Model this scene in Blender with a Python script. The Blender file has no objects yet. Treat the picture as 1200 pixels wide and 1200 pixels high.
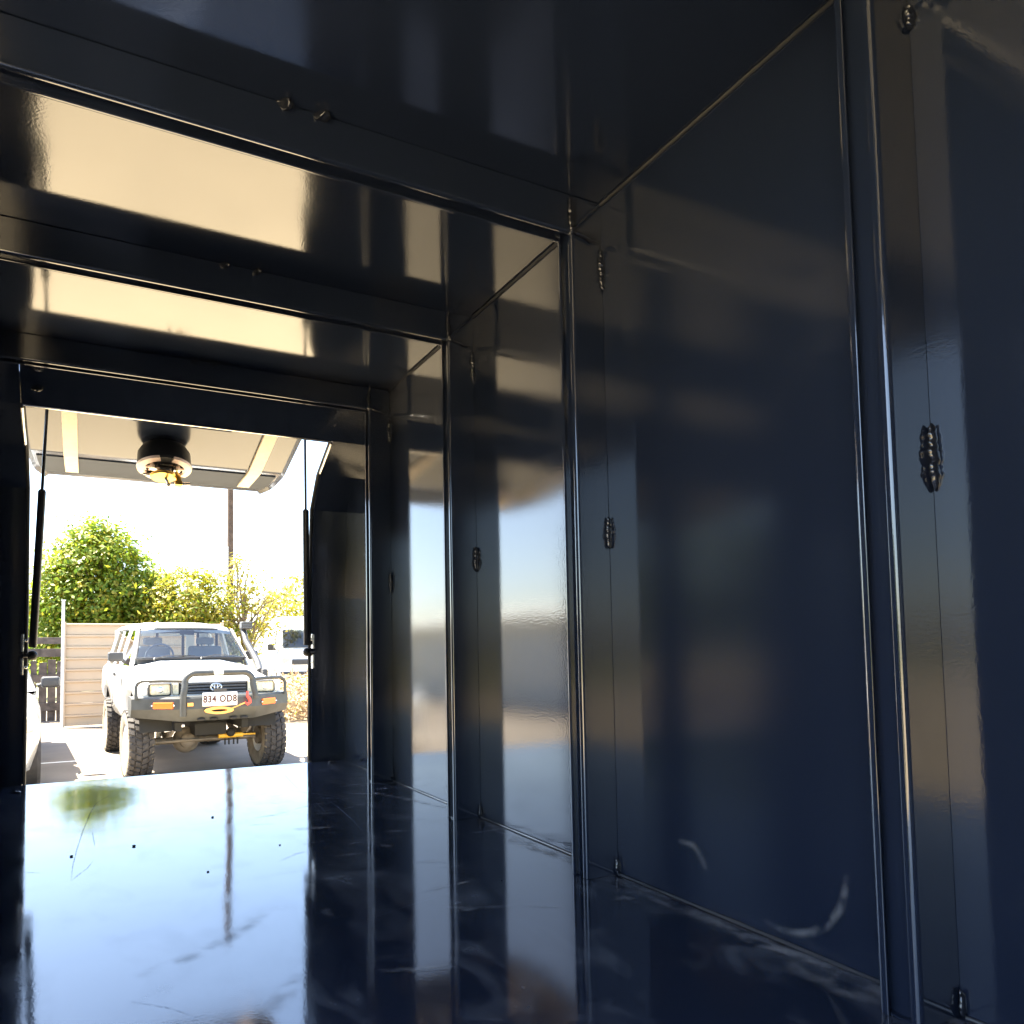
import bpy, bmesh, math, random
import numpy as np
from mathutils import Vector, Matrix, noise as mnoise

random.seed(7); rng = np.random.default_rng(7)
SC = bpy.context.scene
COL = SC.collection
rad = math.radians

# ------------------------------------------------------------------ camera
cd = bpy.data.cameras.new('camera'); cam = bpy.data.objects.new('camera', cd); COL.objects.link(cam)
r_ = Vector((0.90618201, -0.42271369, -0.01213692)); u_ = Vector((-0.01217328, -0.05476288, 0.99842518)); f_ = Vector((0.42271264, 0.90460719, 0.05477095))
cam.matrix_world = Matrix(((r_.x, u_.x, -f_.x, 0), (r_.y, u_.y, -f_.y, 0), (r_.z, u_.z, -f_.z, 0.44), (0, 0, 0, 1)))
cd.sensor_fit = 'HORIZONTAL'; cd.sensor_width = 36; cd.lens = 825.73 / 1200 * 36
cd.shift_x = (600 - 490.5) / 1200; cd.shift_y = (717.3 - 600) / 1200
cd.clip_start = 0.02; cd.clip_end = 2000
SC.camera = cam

# ------------------------------------------------------------------ light
SUN = Vector((-0.40, 0.27, 0.88)).normalized()
SUN_EL = math.asin(SUN.z); SUN_AZ = math.atan2(SUN.x, SUN.y)
W = bpy.data.worlds.new('World'); SC.world = W; W.use_nodes = True
wn = W.node_tree.nodes; wl = W.node_tree.links
sky = wn.new('ShaderNodeTexSky'); sky.sky_type = 'NISHITA'; sky.sun_disc = False
sky.sun_elevation = SUN_EL; sky.sun_rotation = SUN_AZ; sky.altitude = 20; sky.air_density = 1.0; sky.dust_density = 1.4; sky.ozone_density = 1.0
wn['Background'].inputs['Strength'].default_value = 0.085
wl.new(sky.outputs['Color'], wn['Background'].inputs['Color'])
sd = bpy.data.lights.new('sun', 'SUN'); sd.energy = 5.0; sd.angle = rad(0.53); sd.color = (1.0, 0.91, 0.74)
sun = bpy.data.objects.new('sun', sd); COL.objects.link(sun)
sun.rotation_euler = (-SUN).to_track_quat('-Z', 'Y').to_euler()
vs = SC.view_settings
vs.view_transform = 'Standard'; vs.look = 'None'; vs.gamma = 1; vs.use_curve_mapping = False
vs.exposure = 3.4
SC.cycles.max_bounces = 12; SC.cycles.glossy_bounces = 8; SC.cycles.diffuse_bounces = 4
SC.cycles.transparent_max_bounces = 12
SC.cycles.use_denoising = True

GZ = -1.10          # level of the yard; z = 0 is the canopy floor

# ------------------------------------------------------------------ materials
def mat(name, col, rough=0.5, metal=0.0, ior=1.5, noise=None, bump=None, emis=None, trans=None, coat=0.0):
    """noise=(scale, amount[, detail]) mottles the colour; bump=[(scale, distance, detail), ...]"""
    m = bpy.data.materials.new(name); m.use_nodes = True
    nt = m.node_tree; b = nt.nodes['Principled BSDF']
    b.inputs['Base Color'].default_value = (*col, 1); b.inputs['Roughness'].default_value = rough
    b.inputs['Metallic'].default_value = metal; b.inputs['IOR'].default_value = ior
    if coat: b.inputs['Coat Weight'].default_value = coat; b.inputs['Coat Roughness'].default_value = 0.05
    tc = nt.nodes.new('ShaderNodeTexCoord')
    if noise:
        n = nt.nodes.new('ShaderNodeTexNoise'); n.inputs['Scale'].default_value = noise[0]; n.inputs['Detail'].default_value = noise[2] if len(noise) > 2 else 5
        nt.links.new(tc.outputs['Object'], n.inputs['Vector'])
        mx = nt.nodes.new('ShaderNodeMix'); mx.data_type = 'RGBA'
        a = noise[1]
        mx.inputs['A'].default_value = (*[c * (1 - a) for c in col], 1); mx.inputs['B'].default_value = (*[min(1, c * (1 + a)) for c in col], 1)
        rp = nt.nodes.new('ShaderNodeMapRange'); rp.inputs['From Min'].default_value = 0.3; rp.inputs['From Max'].default_value = 0.7
        nt.links.new(n.outputs['Fac'], rp.inputs['Value'])
        nt.links.new(rp.outputs['Result'], mx.inputs['Factor']); nt.links.new(mx.outputs['Result'], b.inputs['Base Color'])
    prev = None
    for (s, d, det) in (bump or []):
        n = nt.nodes.new('ShaderNodeTexNoise'); n.inputs['Scale'].default_value = s; n.inputs['Detail'].default_value = det
        nt.links.new(tc.outputs['Object'], n.inputs['Vector'])
        bp = nt.nodes.new('ShaderNodeBump'); bp.inputs['Strength'].default_value = 1.0; bp.inputs['Distance'].default_value = d
        nt.links.new(n.outputs['Fac'], bp.inputs['Height'])
        if prev: nt.links.new(prev.outputs['Normal'], bp.inputs['Normal'])
        prev = bp
    if prev: nt.links.new(prev.outputs['Normal'], b.inputs['Normal'])
    if trans: b.inputs['Transmission Weight'].default_value = trans
    return m

def dust(m, scale, lo, hi, col, rough, amount, stretch=(1, 1, 1)):
    """a thin uneven film of dust wiped over a gloss coat"""
    nt = m.node_tree; b = nt.nodes['Principled BSDF']; out = nt.nodes['Material Output']
    tc = nt.nodes.new('ShaderNodeTexCoord'); mp = nt.nodes.new('ShaderNodeMapping'); mp.inputs['Scale'].default_value = stretch
    nt.links.new(tc.outputs['Object'], mp.inputs['Vector'])
    n = nt.nodes.new('ShaderNodeTexNoise'); n.inputs['Scale'].default_value = scale; n.inputs['Detail'].default_value = 9; n.inputs['Roughness'].default_value = .62; n.inputs['Distortion'].default_value = .7
    nt.links.new(mp.outputs['Vector'], n.inputs['Vector'])
    rp = nt.nodes.new('ShaderNodeMapRange'); rp.inputs['From Min'].default_value = lo; rp.inputs['From Max'].default_value = hi; rp.inputs['To Max'].default_value = amount
    nt.links.new(n.outputs['Fac'], rp.inputs['Value'])
    d = nt.nodes.new('ShaderNodeBsdfDiffuse'); d.inputs['Color'].default_value = (*col, 1); d.inputs['Roughness'].default_value = 1
    mx = nt.nodes.new('ShaderNodeMixShader')
    nt.links.new(rp.outputs['Result'], mx.inputs['Fac']); nt.links.new(b.outputs['BSDF'], mx.inputs[1]); nt.links.new(d.outputs['BSDF'], mx.inputs[2])
    nt.links.new(mx.outputs['Shader'], out.inputs['Surface'])

BLACK = (0.014, 0.020, 0.037)
IORB = 1.95
M = {}
M['wall'] = mat('gloss black powder coat', BLACK, 0.10, ior=IORB, bump=[(2.2, 0.0012, 1), (240, 0.00011, 2)])
M['roof'] = mat('gloss black powder coat roof', BLACK, 0.07, ior=IORB, bump=[(1.6, 0.0010, 1), (240, 0.00007, 2)])
M['tube'] = mat('gloss black powder coat tube', BLACK, 0.09, ior=IORB, bump=[(240, 0.00003, 2)])
M['floor'] = mat('gloss black floor sheet', BLACK, 0.055, ior=1.85, bump=[(2.3, 0.0013, 1), (8.0, 0.00022, 1), (220, 0.00004, 2)])
dust(M['floor'], 6.0, .50, .78, (.40, .41, .43), 1, .17, (1.6, 1, 1))
dust(M['wall'], 4.0, .60, .85, (.35, .35, .36), 1, .05)
M['hatchreflection'] = mat('satin black painted reflection', (0.02, 0.028, 0.045), 0.6, ior=1.3)  # matte dark colour standing in for a dark reflection on the hatch skin
M['hatch'] = mat('gloss black hatch skin', BLACK, 0.17, ior=1.5, bump=[(240, 0.00006, 2)])
def patchy_gloss(m, scale, lo, hi, stretch=(1, 1, 1)):
    nt = m.node_tree; b = nt.nodes['Principled BSDF']; tc = nt.nodes.new('ShaderNodeTexCoord'); mp = nt.nodes.new('ShaderNodeMapping'); mp.inputs['Scale'].default_value = stretch
    n = nt.nodes.new('ShaderNodeTexNoise'); n.inputs['Scale'].default_value = scale; n.inputs['Detail'].default_value = 8; n.inputs['Distortion'].default_value = 1.2
    rp = nt.nodes.new('ShaderNodeMapRange'); rp.inputs['From Min'].default_value = .42; rp.inputs['From Max'].default_value = .68; rp.inputs['To Min'].default_value = lo; rp.inputs['To Max'].default_value = hi
    nt.links.new(tc.outputs['Object'], mp.inputs['Vector']); nt.links.new(mp.outputs['Vector'], n.inputs['Vector']); nt.links.new(n.outputs['Fac'], rp.inputs['Value']); nt.links.new(rp.outputs['Result'], b.inputs['Roughness'])
patchy_gloss(M['floor'], 4.0, .05, .10, (1.5, 1, 1)); patchy_gloss(M['wall'], 3.0, .075, .12); patchy_gloss(M['roof'], 2.5, .07, .11)
M['weld'] = mat('painted weld', (0.012, 0.014, 0.02), 0.14, ior=1.75)
M['seal'] = mat('dark sealant', (0.05, 0.05, 0.052), 0.25, ior=1.8)
M['rubber'] = mat('black rubber', (0.012, 0.012, 0.013), 0.6)
M['chrome'] = mat('bright zinc', (0.75, 0.74, 0.72), 0.22, 1.0)
M['brass'] = mat('brass', (0.80, 0.55, 0.16), 0.28, 1.0)
M['palebar'] = mat('pale primer bar', (0.62, 0.53, 0.42), 0.55, noise=(30, .08))
M['rod'] = mat('dark steel rod', (0.05, 0.05, 0.055), 0.25, .6)
M['strutblack'] = mat('satin black strut tube', (0.012, 0.013, 0.016), 0.35)
M['pink'] = mat('pale pink plate', (0.92, 0.72, 0.64), 0.35)
M['smudge'] = None

def smear_mat(name, col, amount, scale):
    m = bpy.data.materials.new(name); m.use_nodes = True; nt = m.node_tree
    for n in list(nt.nodes): nt.nodes.remove(n)
    out = nt.nodes.new('ShaderNodeOutputMaterial'); mx = nt.nodes.new('ShaderNodeMixShader')
    t = nt.nodes.new('ShaderNodeBsdfTransparent'); d = nt.nodes.new('ShaderNodeBsdfDiffuse'); d.inputs['Color'].default_value = (*col, 1)
    at = nt.nodes.new('ShaderNodeAttribute'); at.attribute_name = 'fade'
    tc = nt.nodes.new('ShaderNodeTexCoord'); n = nt.nodes.new('ShaderNodeTexNoise'); n.inputs['Scale'].default_value = scale; n.inputs['Detail'].default_value = 6
    nt.links.new(tc.outputs['Object'], n.inputs['Vector'])
    rp = nt.nodes.new('ShaderNodeMapRange'); rp.inputs['From Min'].default_value = .38; rp.inputs['From Max'].default_value = .66; rp.inputs['To Max'].default_value = amount
    nt.links.new(n.outputs['Fac'], rp.inputs['Value'])
    mu = nt.nodes.new('ShaderNodeMath'); mu.operation = 'MULTIPLY'
    nt.links.new(rp.outputs['Result'], mu.inputs[0]); nt.links.new(at.outputs['Fac'], mu.inputs[1])
    nt.links.new(mu.outputs[0], mx.inputs['Fac']); nt.links.new(t.outputs[0], mx.inputs[1]); nt.links.new(d.outputs[0], mx.inputs[2]); nt.links.new(mx.outputs[0], out.inputs['Surface'])
    return m
M['smear'] = smear_mat('dusty smear', (.5, .49, .48), .36, 34)
M['scratch'] = smear_mat('scratch in the coat', (.20, .25, .34), .9, 200)

M['concrete'] = mat('pale concrete', (0.35, 0.280, 0.175), 0.85, noise=(0.9, .10, 8), bump=[(60, .002, 4)])
M['slab'] = mat('shade darkened grey slab', (0.155, 0.128, 0.098), 0.9, noise=(1.6, .16, 9), bump=[(70, .003, 4)])  # shade under the vehicles is partly put into this darker slab colour
M['grass'] = mat('dry grass verge', (0.16, 0.15, 0.06), 0.95, noise=(.6, .4, 8))
M['bank'] = mat('dry soil', (0.34, 0.26, 0.15), 0.95, noise=(3, .3, 8), bump=[(8, .03, 5)])
M['paint'] = mat('white car paint', (0.78, 0.77, 0.74), 0.25, coat=.6)
M['vanpaint'] = mat('white van paint', (0.80, 0.80, 0.79), 0.3, coat=.5)
M['steel'] = mat('dark bar steel', (0.034, 0.036, 0.035), 0.42, noise=(9, .25))
M['plastic'] = mat('dark trim plastic', (0.03, 0.03, 0.031), 0.5)
M['grille'] = mat('blue grey grille', (0.05, 0.055, 0.065), 0.4)
M['tyre'] = mat('dusty tyre rubber', (0.042, 0.037, 0.034), 0.8, noise=(14, .35))
M['sidewall'] = mat('muddy sidewall', (0.17, 0.14, 0.10), 0.85, noise=(10, .35))
M['rim'] = mat('white steel rim', (0.72, 0.70, 0.66), 0.4, noise=(10, .08))
M['dark'] = mat('dark void', (0.01, 0.01, 0.01), 0.8)
M['axle'] = mat('dirty axle', (0.14, 0.115, 0.085), 0.7, noise=(12, .35))
M['yellow'] = mat('yellow damper', (0.75, 0.42, 0.04), 0.4)
M['orange'] = mat('orange fairlead', (0.85, 0.38, 0.08), 0.35)
M['amber'] = mat('amber lens', (0.85, 0.16, 0.03), 0.25)
M['red'] = mat('red hook', (0.70, 0.06, 0.04), 0.4)
M['lampglass'] = mat('headlight glass', (0.62, 0.56, 0.40), 0.12, noise=(26, .25), bump=[(70, .003, 1)])
M['plate'] = mat('white plate', (0.82, 0.80, 0.74), 0.4)
M['maroon'] = mat('maroon lettering', (0.045, 0.006, 0.010), 0.5)
M['cloth'] = mat('blue grey seat cloth', (0.17, 0.20, 0.24), 0.9)
M['tan'] = mat('tan fence sheet', (0.42, 0.315, 0.21), 0.45, noise=(1.2, .05))
M['tanrib'] = mat('tan fence rib', (0.47, 0.355, 0.24), 0.4)
M['galv'] = mat('galvanised post', (0.55, 0.55, 0.53), 0.4, .3)
M['timber'] = mat('weathered dark timber', (0.075, 0.062, 0.052), 0.85, noise=(7, .5, 7))
M['pole'] = mat('pole timber', (0.075, 0.05, 0.036), 0.9, noise=(5, .3, 7))
M['bark'] = mat('grey bark', (0.15, 0.115, 0.08), 0.9, noise=(8, .35))
M['twig'] = mat('dry twig', (0.42, 0.30, 0.17), 0.85, noise=(6, .3))
M['shed'] = mat('cream shed cladding', (0.80, 0.72, 0.56), 0.5)
M['shedgrey'] = mat('pale roller door', (0.74, 0.72, 0.66), 0.45)
M['shedred'] = mat('red painted steel', (0.55, 0.06, 0.05), 0.4)

def glass(name, tint, ior=1.5, rough=0.0):
    m = bpy.data.materials.new(name); m.use_nodes = True; nt = m.node_tree
    for n in list(nt.nodes): nt.nodes.remove(n)
    out = nt.nodes.new('ShaderNodeOutputMaterial'); mx = nt.nodes.new('ShaderNodeMixShader')
    t = nt.nodes.new('ShaderNodeBsdfTransparent'); t.inputs['Color'].default_value = (*tint, 1)
    g = nt.nodes.new('ShaderNodeBsdfGlossy'); g.inputs['Roughness'].default_value = rough
    fr = nt.nodes.new('ShaderNodeFresnel'); fr.inputs['IOR'].default_value = ior
    nt.links.new(fr.outputs[0], mx.inputs['Fac']); nt.links.new(t.outputs[0], mx.inputs[1]); nt.links.new(g.outputs[0], mx.inputs[2]); nt.links.new(mx.outputs[0], out.inputs['Surface'])
    return m
M['glass'] = glass('clear car glass', (.80, .87, .88), 1.7)
M['vanglass'] = glass('dark van glass', (.16, .19, .19), 1.6)
M['tint'] = glass('tinted side glass', (.60, .63, .60))

def leafmat(name, c1, c2, tr=.55):
    m = bpy.data.materials.new(name); m.use_nodes = True; nt = m.node_tree
    b = nt.nodes['Principled BSDF']; out = nt.nodes['Material Output']
    geo = nt.nodes.new('ShaderNodeNewGeometry'); cr = nt.nodes.new('ShaderNodeMix'); cr.data_type = 'RGBA'
    cr.inputs['A'].default_value = (*c1, 1); cr.inputs['B'].default_value = (*c2, 1)
    nt.links.new(geo.outputs['Random Per Island'], cr.inputs['Factor'])
    nt.links.new(cr.outputs['Result'], b.inputs['Base Color']); b.inputs['Roughness'].default_value = .5
    t = nt.nodes.new('ShaderNodeBsdfTranslucent'); nt.links.new(cr.outputs['Result'], t.inputs['Color'])
    mx = nt.nodes.new('ShaderNodeMixShader'); mx.inputs['Fac'].default_value = tr
    nt.links.new(b.outputs[0], mx.inputs[1]); nt.links.new(t.outputs[0], mx.inputs[2]); nt.links.new(mx.outputs[0], out.inputs['Surface'])
    return m
M['leafgreen'] = leafmat('mid green leaf', (.088, .170, .011), (.25, .31, .020))
M['leafyellow'] = leafmat('yellow green leaf', (.17, .19, .011), (.32, .27, .018))
M['leafpale'] = leafmat('pale yellow leaf', (.26, .26, .03), (.42, .34, .07))
M['leafdark'] = leafmat('dark green leaf', (.04, .08, .015), (.08, .12, .02))

# ------------------------------------------------------------------ mesh builder
class MB:
    def __init__(s): s.v = []; s.f = []; s.m = []
    def add(s, vs_, fs, mi=0):
        o = len(s.v); s.v += [tuple(p) for p in vs_]; s.f += [tuple(o + i for i in q) for q in fs]; s.m += [mi] * len(fs); return s
    def bm(s, b, mi=0):
        b.verts.index_update(); s.add([v.co[:] for v in b.verts], [[v.index for v in f.verts] for f in b.faces], mi); b.free(); return s
    def box(s, lo, hi, mi=0, bev=0.0, seg=2, mx=None):
        lo = Vector(lo); hi = Vector(hi); b = bmesh.new(); bmesh.ops.create_cube(b, size=1)
        d = hi - lo; c = (hi + lo) / 2
        for v in b.verts: v.co = Vector((v.co.x * d.x, v.co.y * d.y, v.co.z * d.z))
        if bev: bmesh.ops.bevel(b, geom=b.edges[:], offset=bev, segments=seg, profile=.5, affect='EDGES')
        for v in b.verts:
            v.co = v.co + c
            if mx: v.co = mx @ v.co
        return s.bm(b, mi)
    def tube(s, path, r, seg=8, mi=0, caps=True, closed=False):
        P = [Vector(p) for p in path]; n = len(P); rs = r if isinstance(r, (list, tuple)) else [r] * n
        rings = []; up = None
        for i in range(n):
            if closed: t = P[(i + 1) % n] - P[i - 1]
            else: t = P[min(i + 1, n - 1)] - P[max(i - 1, 0)]
            t.normalize()
            if up is None:
                up = Vector((0, 0, 1)) if abs(t.z) < .9 else Vector((1, 0, 0))
            a = t.cross(up).normalized(); up = a.cross(t).normalized()
            rings.append([P[i] + (a * math.cos(2 * math.pi * k / seg) + up * math.sin(2 * math.pi * k / seg)) * rs[i] for k in range(seg)])
        return s.loft(rings, mi, caps and not closed, ringclosed=True, closed=closed)
    def cyl(s, p0, p1, r, seg=16, mi=0, r1=None): return s.tube([p0, p1], [r, r if r1 is None else r1], seg, mi)
    def loft(s, rings, mi=0, caps=True, ringclosed=True, closed=False):
        k = len(rings[0]); n = len(rings); vs_ = [p for r in rings for p in r]; fs = []
        for i in range(n if closed else n - 1):
            j = (i + 1) % n
            for q in range(k if ringclosed else k - 1):
                q2 = (q + 1) % k; fs.append((i * k + q, i * k + q2, j * k + q2, j * k + q))
        if caps: fs.append(tuple(range(k - 1, -1, -1))); fs.append(tuple((n - 1) * k + q for q in range(k)))
        return s.add(vs_, fs, mi)
    def prism(s, poly, axis, a0, a1, mi=0):
        def P(p, a): return (a, p[0], p[1]) if axis == 'x' else ((p[0], a, p[1]) if axis == 'y' else (p[0], p[1], a))
        return s.loft([[P(p, a0) for p in poly], [P(p, a1) for p in poly]], mi)
    def lathe(s, prof, c, axis='x', seg=32, mi=0, caps=False):
        c = Vector(c); rings = []
        for (r, h) in prof:
            rg = []
            for k in range(seg):
                a = 2 * math.pi * k / seg; x, y = r * math.cos(a), r * math.sin(a)
                d = Vector((h, x, y)) if axis == 'x' else (Vector((x, h, y)) if axis == 'y' else Vector((x, y, h)))
                rg.append(c + d)
            rings.append(rg)
        return s.loft(rings, mi, caps)
    def sphere(s, c, r, mi=0, seg=10, rg=6, sc=(1, 1, 1)):
        b = bmesh.new(); bmesh.ops.create_uvsphere(b, u_segments=seg, v_segments=rg, radius=1)
        for v in b.verts: v.co = Vector(c) + Vector((v.co.x * r * sc[0], v.co.y * r * sc[1], v.co.z * r * sc[2]))
        return s.bm(b, mi)
    def quad(s, a, b, c, d, mi=0): return s.add([a, b, c, d], [(0, 1, 2, 3)], mi)
    def text(s, txt, size, mx, mi=0, depth=.002, sx=1.0):
        cu = bpy.data.curves.new('t', 'FONT'); cu.body = txt; cu.size = size; cu.align_x = 'CENTER'; cu.align_y = 'CENTER'; cu.extrude = depth; cu.space_character = 1.12; cu.offset = .0035 if size > .05 else 0
        o = bpy.data.objects.new('t', cu); COL.objects.link(o)
        dg = bpy.context.evaluated_depsgraph_get(); me = bpy.data.meshes.new_from_object(o.evaluated_get(dg))
        s.add([(mx @ Vector((v.co.x * sx, v.co.y, v.co.z)))[:] for v in me.vertices], [list(p.vertices) for p in me.polygons], mi)
        bpy.data.objects.remove(o); bpy.data.curves.remove(cu); bpy.data.meshes.remove(me); return s
    def mesh(s, name, mats, angle=40, off=(0, 0, 0), recalc=True):
        me = bpy.data.meshes.new(name); ox, oy, oz = off
        me.from_pydata([(x - ox, y - oy, z - oz) for x, y, z in s.v], [], s.f)
        mats = mats if isinstance(mats, (list, tuple)) else [mats]
        for m_ in mats: me.materials.append(m_)
        me.polygons.foreach_set('material_index', s.m)
        if recalc:
            b = bmesh.new(); b.from_mesh(me); bmesh.ops.recalc_face_normals(b, faces=b.faces); b.to_mesh(me); b.free()
        if angle:
            me.polygons.foreach_set('use_smooth', [True] * len(me.polygons)); me.set_sharp_from_angle(angle=rad(angle))
        me.update(); return me
    def build(s, name, mats, parent=None, angle=40, off=None, wn=True, **kw):
        if off is None: off = parent.get('_off', (0, 0, 0)) if parent else (0, 0, 0)
        me = s.mesh(name, mats, angle, off, **kw)
        o = bpy.data.objects.new(name, me); COL.objects.link(o)
        if parent: o.parent = parent
        if wn and angle >= 30:
            md = o.modifiers.new('weighted', 'WEIGHTED_NORMAL'); md.keep_sharp = True; md.weight = 100
        return o

def tag(o, label=None, cat=None, group=None, kind=None):
    if label: o['label'] = label
    if cat: o['category'] = cat
    if group: o['group'] = group
    if kind: o['kind'] = kind
    return o
def empty(name, loc=(0, 0, 0), rz=0, label=None, cat=None, group=None):
    o = bpy.data.objects.new(name, None); COL.objects.link(o); o.location = loc; o.rotation_euler = (0, 0, rz); o.empty_display_size = .2
    return tag(o, label, cat, group)
def dup(o, parent, loc=None, rz=None):
    c = o.copy(); COL.objects.link(c); c.parent = parent
    if loc is not None: c.location = loc
    if rz is not None: c.rotation_euler = (0, 0, rz)
    for k in o.children: dup(k, c)
    return c

# ================================================================== GROUND
g = MB(); g.quad((-300, -200, GZ), (300, -200, GZ), (300, 600, GZ), (-300, 600, GZ)); tag(g.build('ground', M['grass']), 'dry grass land round the yard', None, None, 'structure')
g = MB(); g.box((-40, -20, GZ - .1), (30, 26, GZ + .012)); o = g.build('concrete_yard', M['concrete']); tag(o, 'pale sunlit concrete yard', None, None, 'structure')
g = MB(); g.box((-40, 8.25, GZ + .004), (30, 26, GZ + .016)); tag(g.build('shade_darkened_slab', M['slab']), 'grey slab under the parked vehicles, coloured darker to deepen their shade', None, None, 'structure')
g = MB(); g.box((-40, 8.205, GZ + .005), (30, 8.247, GZ + .0145)); g.box((-8, 11.34, GZ + .01), (.22, 11.40, GZ + .0185)); tag(g.build('slab_joint', M['plate']), 'pale joint line in the yard slab', None, None, 'structure')
g = MB()
xs = np.linspace(2.9, 26, 30); ys = np.linspace(15.4, 25.9, 18)
def bankz(x, y):
    t = min(1, max(0, (y - 15.5) / 1.6)) * min(1, max(0, (x - 2.95) / .9))
    return GZ - .02 + .52 * t * t * (3 - 2 * t) + .05 * t * mnoise.noise(Vector((x, y, 0)))
rows = [[(x, y, bankz(x, y)) for x in xs] for y in ys]
g.loft(rows, 0, False, False); tag(g.build('earth_bank', M['bank']), 'low dry earth bank beside the yard', None, None, 'structure')

# ================================================================== CANOPY
XR, XL, ZC = 0.9407, -0.34, 1.3506
D, WT = 0.076, 0.0488
YR = [-1.29, -0.69, -0.09, 0.509, 1.106, 1.640, 2.232]        # near faces of the hoops
canopy = empty('steel_canopy', (0.3, 1.0, GZ), 0, 'glossy black steel ute canopy interior with welded ribs and open rear end', 'canopy')
canopy['_off'] = (0.3, 1.0, GZ)
PROF = [(2.735, 0.0), (2.722, .657), (2.690, 1.005), (2.600, 1.125), (2.443, 1.213), (2.315, 1.3506)]   # inner profile of the rear end

# floor sheet with slight oil-canning so the reflections wander
fm = MB()
fx = np.linspace(XL, XR, 40); fy = np.linspace(-1.6, 2.735, 90)
rise = lambda y: .005 * min(1, max(0, (y - 2.40) / .335)) ** 2      # the sheet kicks up slightly at the sill
rows = [[(x, y, rise(y)) for x in fx] for y in fy]
fm.loft(rows, 0, False, False)
fm.add([(XL, 2.735, .005), (XR, 2.735, .005), (XR, 2.745, -.006), (XL, 2.745, -.006), (XL, 2.745, -.05), (XR, 2.745, -.05)], [(0, 1, 2, 3), (3, 2, 5, 4)])
floor = fm.build('floor_sheet', M['floor'], canopy, recalc=False)
b = MB(); b.box((XL - .02, -1.62, -.056), (XR + .02, 2.738, -.008)); b.build('floor_tray', M['tube'], canopy)

# right wall sheet (profile follows the raked end)
poly = [(-1.6, -.004), (2.735, -.004)] + PROF[1:] + [(-1.6, ZC)]
b = MB(); b.prism(poly, 'x', XR, XR + .02); b.build('side_wall', M['wall'], canopy, angle=30)
poly2 = [(.80, -.004), (2.735, -.004)] + PROF[1:] + [(.80, ZC)]
b = MB(); b.prism(poly2, 'x', XL - .02, XL); b.build('side_wall', M['wall'], canopy, angle=30)
b = MB(); b.box((XL - .02, -1.6, -.004), (XL, -.70, ZC - .0005)); b.build('side_wall', M['wall'], canopy, angle=30)
b = MB(); b.box((XL - .02, -.698, ZC - .035), (XL, .798, ZC - .0005), bev=.004); b.build('door_header', M['tube'], canopy)
# roof
b = MB(); b.box((XL - .022, -1.62, ZC + .001), (XR + .022, 2.33, ZC + .022)); b.build('roof_sheet', M['roof'], canopy)
# front bulkhead behind the camera
b = MB(); b.box((XL - .022, -1.642, -.004), (XR + .022, -1.602, ZC + .02)); b.build('bulkhead', M['wall'], canopy)

# rear end frame: profile strips
def strip(x0, x1, i0, i1, th=.03):
    P = PROF[i0:i1 + 1]; out = []
    for i, p in enumerate(P):
        a = P[max(i - 1, 0)]; c = P[min(i + 1, len(P) - 1)]
        t = Vector((c[0] - a[0], c[1] - a[1])).normalized(); n_ = Vector((t.y, -t.x)); n_ = n_ if n_.x > 0 or n_.y > 0 else -n_
        out.append((p[0] + n_.x * th, p[1] + n_.y * th))
    return [tuple(p) for p in P] + out[::-1]
b = MB(); b.prism(strip(0, 0, 0, 5), 'x', .802, XR + .02); b.build('end_panel', M['wall'], canopy, angle=4)
b = MB(); b.prism(strip(0, 0, 0, 5), 'x', XL - .02, -.20); b.build('end_panel', M['wall'], canopy, angle=4)
b = MB(); b.prism(strip(0, 0, 4, 5), 'x', -.199, .801); b.build('end_header', M['tube'], canopy, angle=4)
# rubber seal and pale pinch edge round the opening
def edge_path(x, off): return [(x, p[0] + off, p[1]) for p in PROF[:5]]
b = MB(); b.tube([(.799, y + .018, z + .005) for (_, y, z) in edge_path(.8, 0)], .008, 8, 0); b.tube([(-.197, y + .018, z + .005) for (_, y, z) in edge_path(-.2, 0)], .008, 8, 0)
b.tube([(-.195, 2.47, 1.222), (.797, 2.47, 1.222)], .008, 8, 0); b.build('door_seal', M['rubber'], canopy)
b = MB()
b.box((.7955, 2.452, 1.203), (.8005, 2.458, 1.209), 0)
p = [Vector((.7985, 2.590, 1.128)), Vector((.7985, 2.452, 1.206))]
b.cyl(p[0], p[1], .005, 8, 0); b.cyl((-.198, 2.590, 1.128), (-.198, 2.452, 1.206), .005, 8, 0)
b.cyl((-.195, 2.446, 1.2115), (.797, 2.446, 1.2115), .004, 8, 0)
b.build('pinch_trim', M['chrome'], canopy)

# hoops: posts and roof bars, each an open lipped channel with rolled edges
def channel(w, d, lip=.0115, th=.0030, r=.0062):
    # section in (u across, v towards the room); v = 0 sits on the sheet, open slot at v = d
    def co(cx, cy, rr, a0, a1, n=5): return [(cx + rr * math.cos(a), cy + rr * math.sin(a)) for a in np.linspace(a0, a1, n)]
    P = [(0, 0)] + co(r, d - r, r, math.pi, math.pi / 2) + co(lip - th / 2, d - th / 2, th / 2, math.pi / 2, -math.pi / 2, 5)
    P += [(th, d - th), (th, d - .014), (w - th, d - .014), (w - th, d - th)] + co(w - lip + th / 2, d - th / 2, th / 2, -math.pi / 2, -math.pi * 1.5, 5) + co(w - r, d - r, r, math.pi / 2, 0) + [(w, 0)]
    return P
def post_mesh(x, sgn, y, z0, z1):
    b = MB(); b.loft([[(x + sgn * v, y + u, z) for u, v in channel(WT, D)] for z in (z0, z1)], 0, True)
    b.box((min(x, x + sgn * (D - .004)), y + .003, z0), (max(x, x + sgn * (D - .004)), y + WT - .003, z0 + .002)); return b
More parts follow.
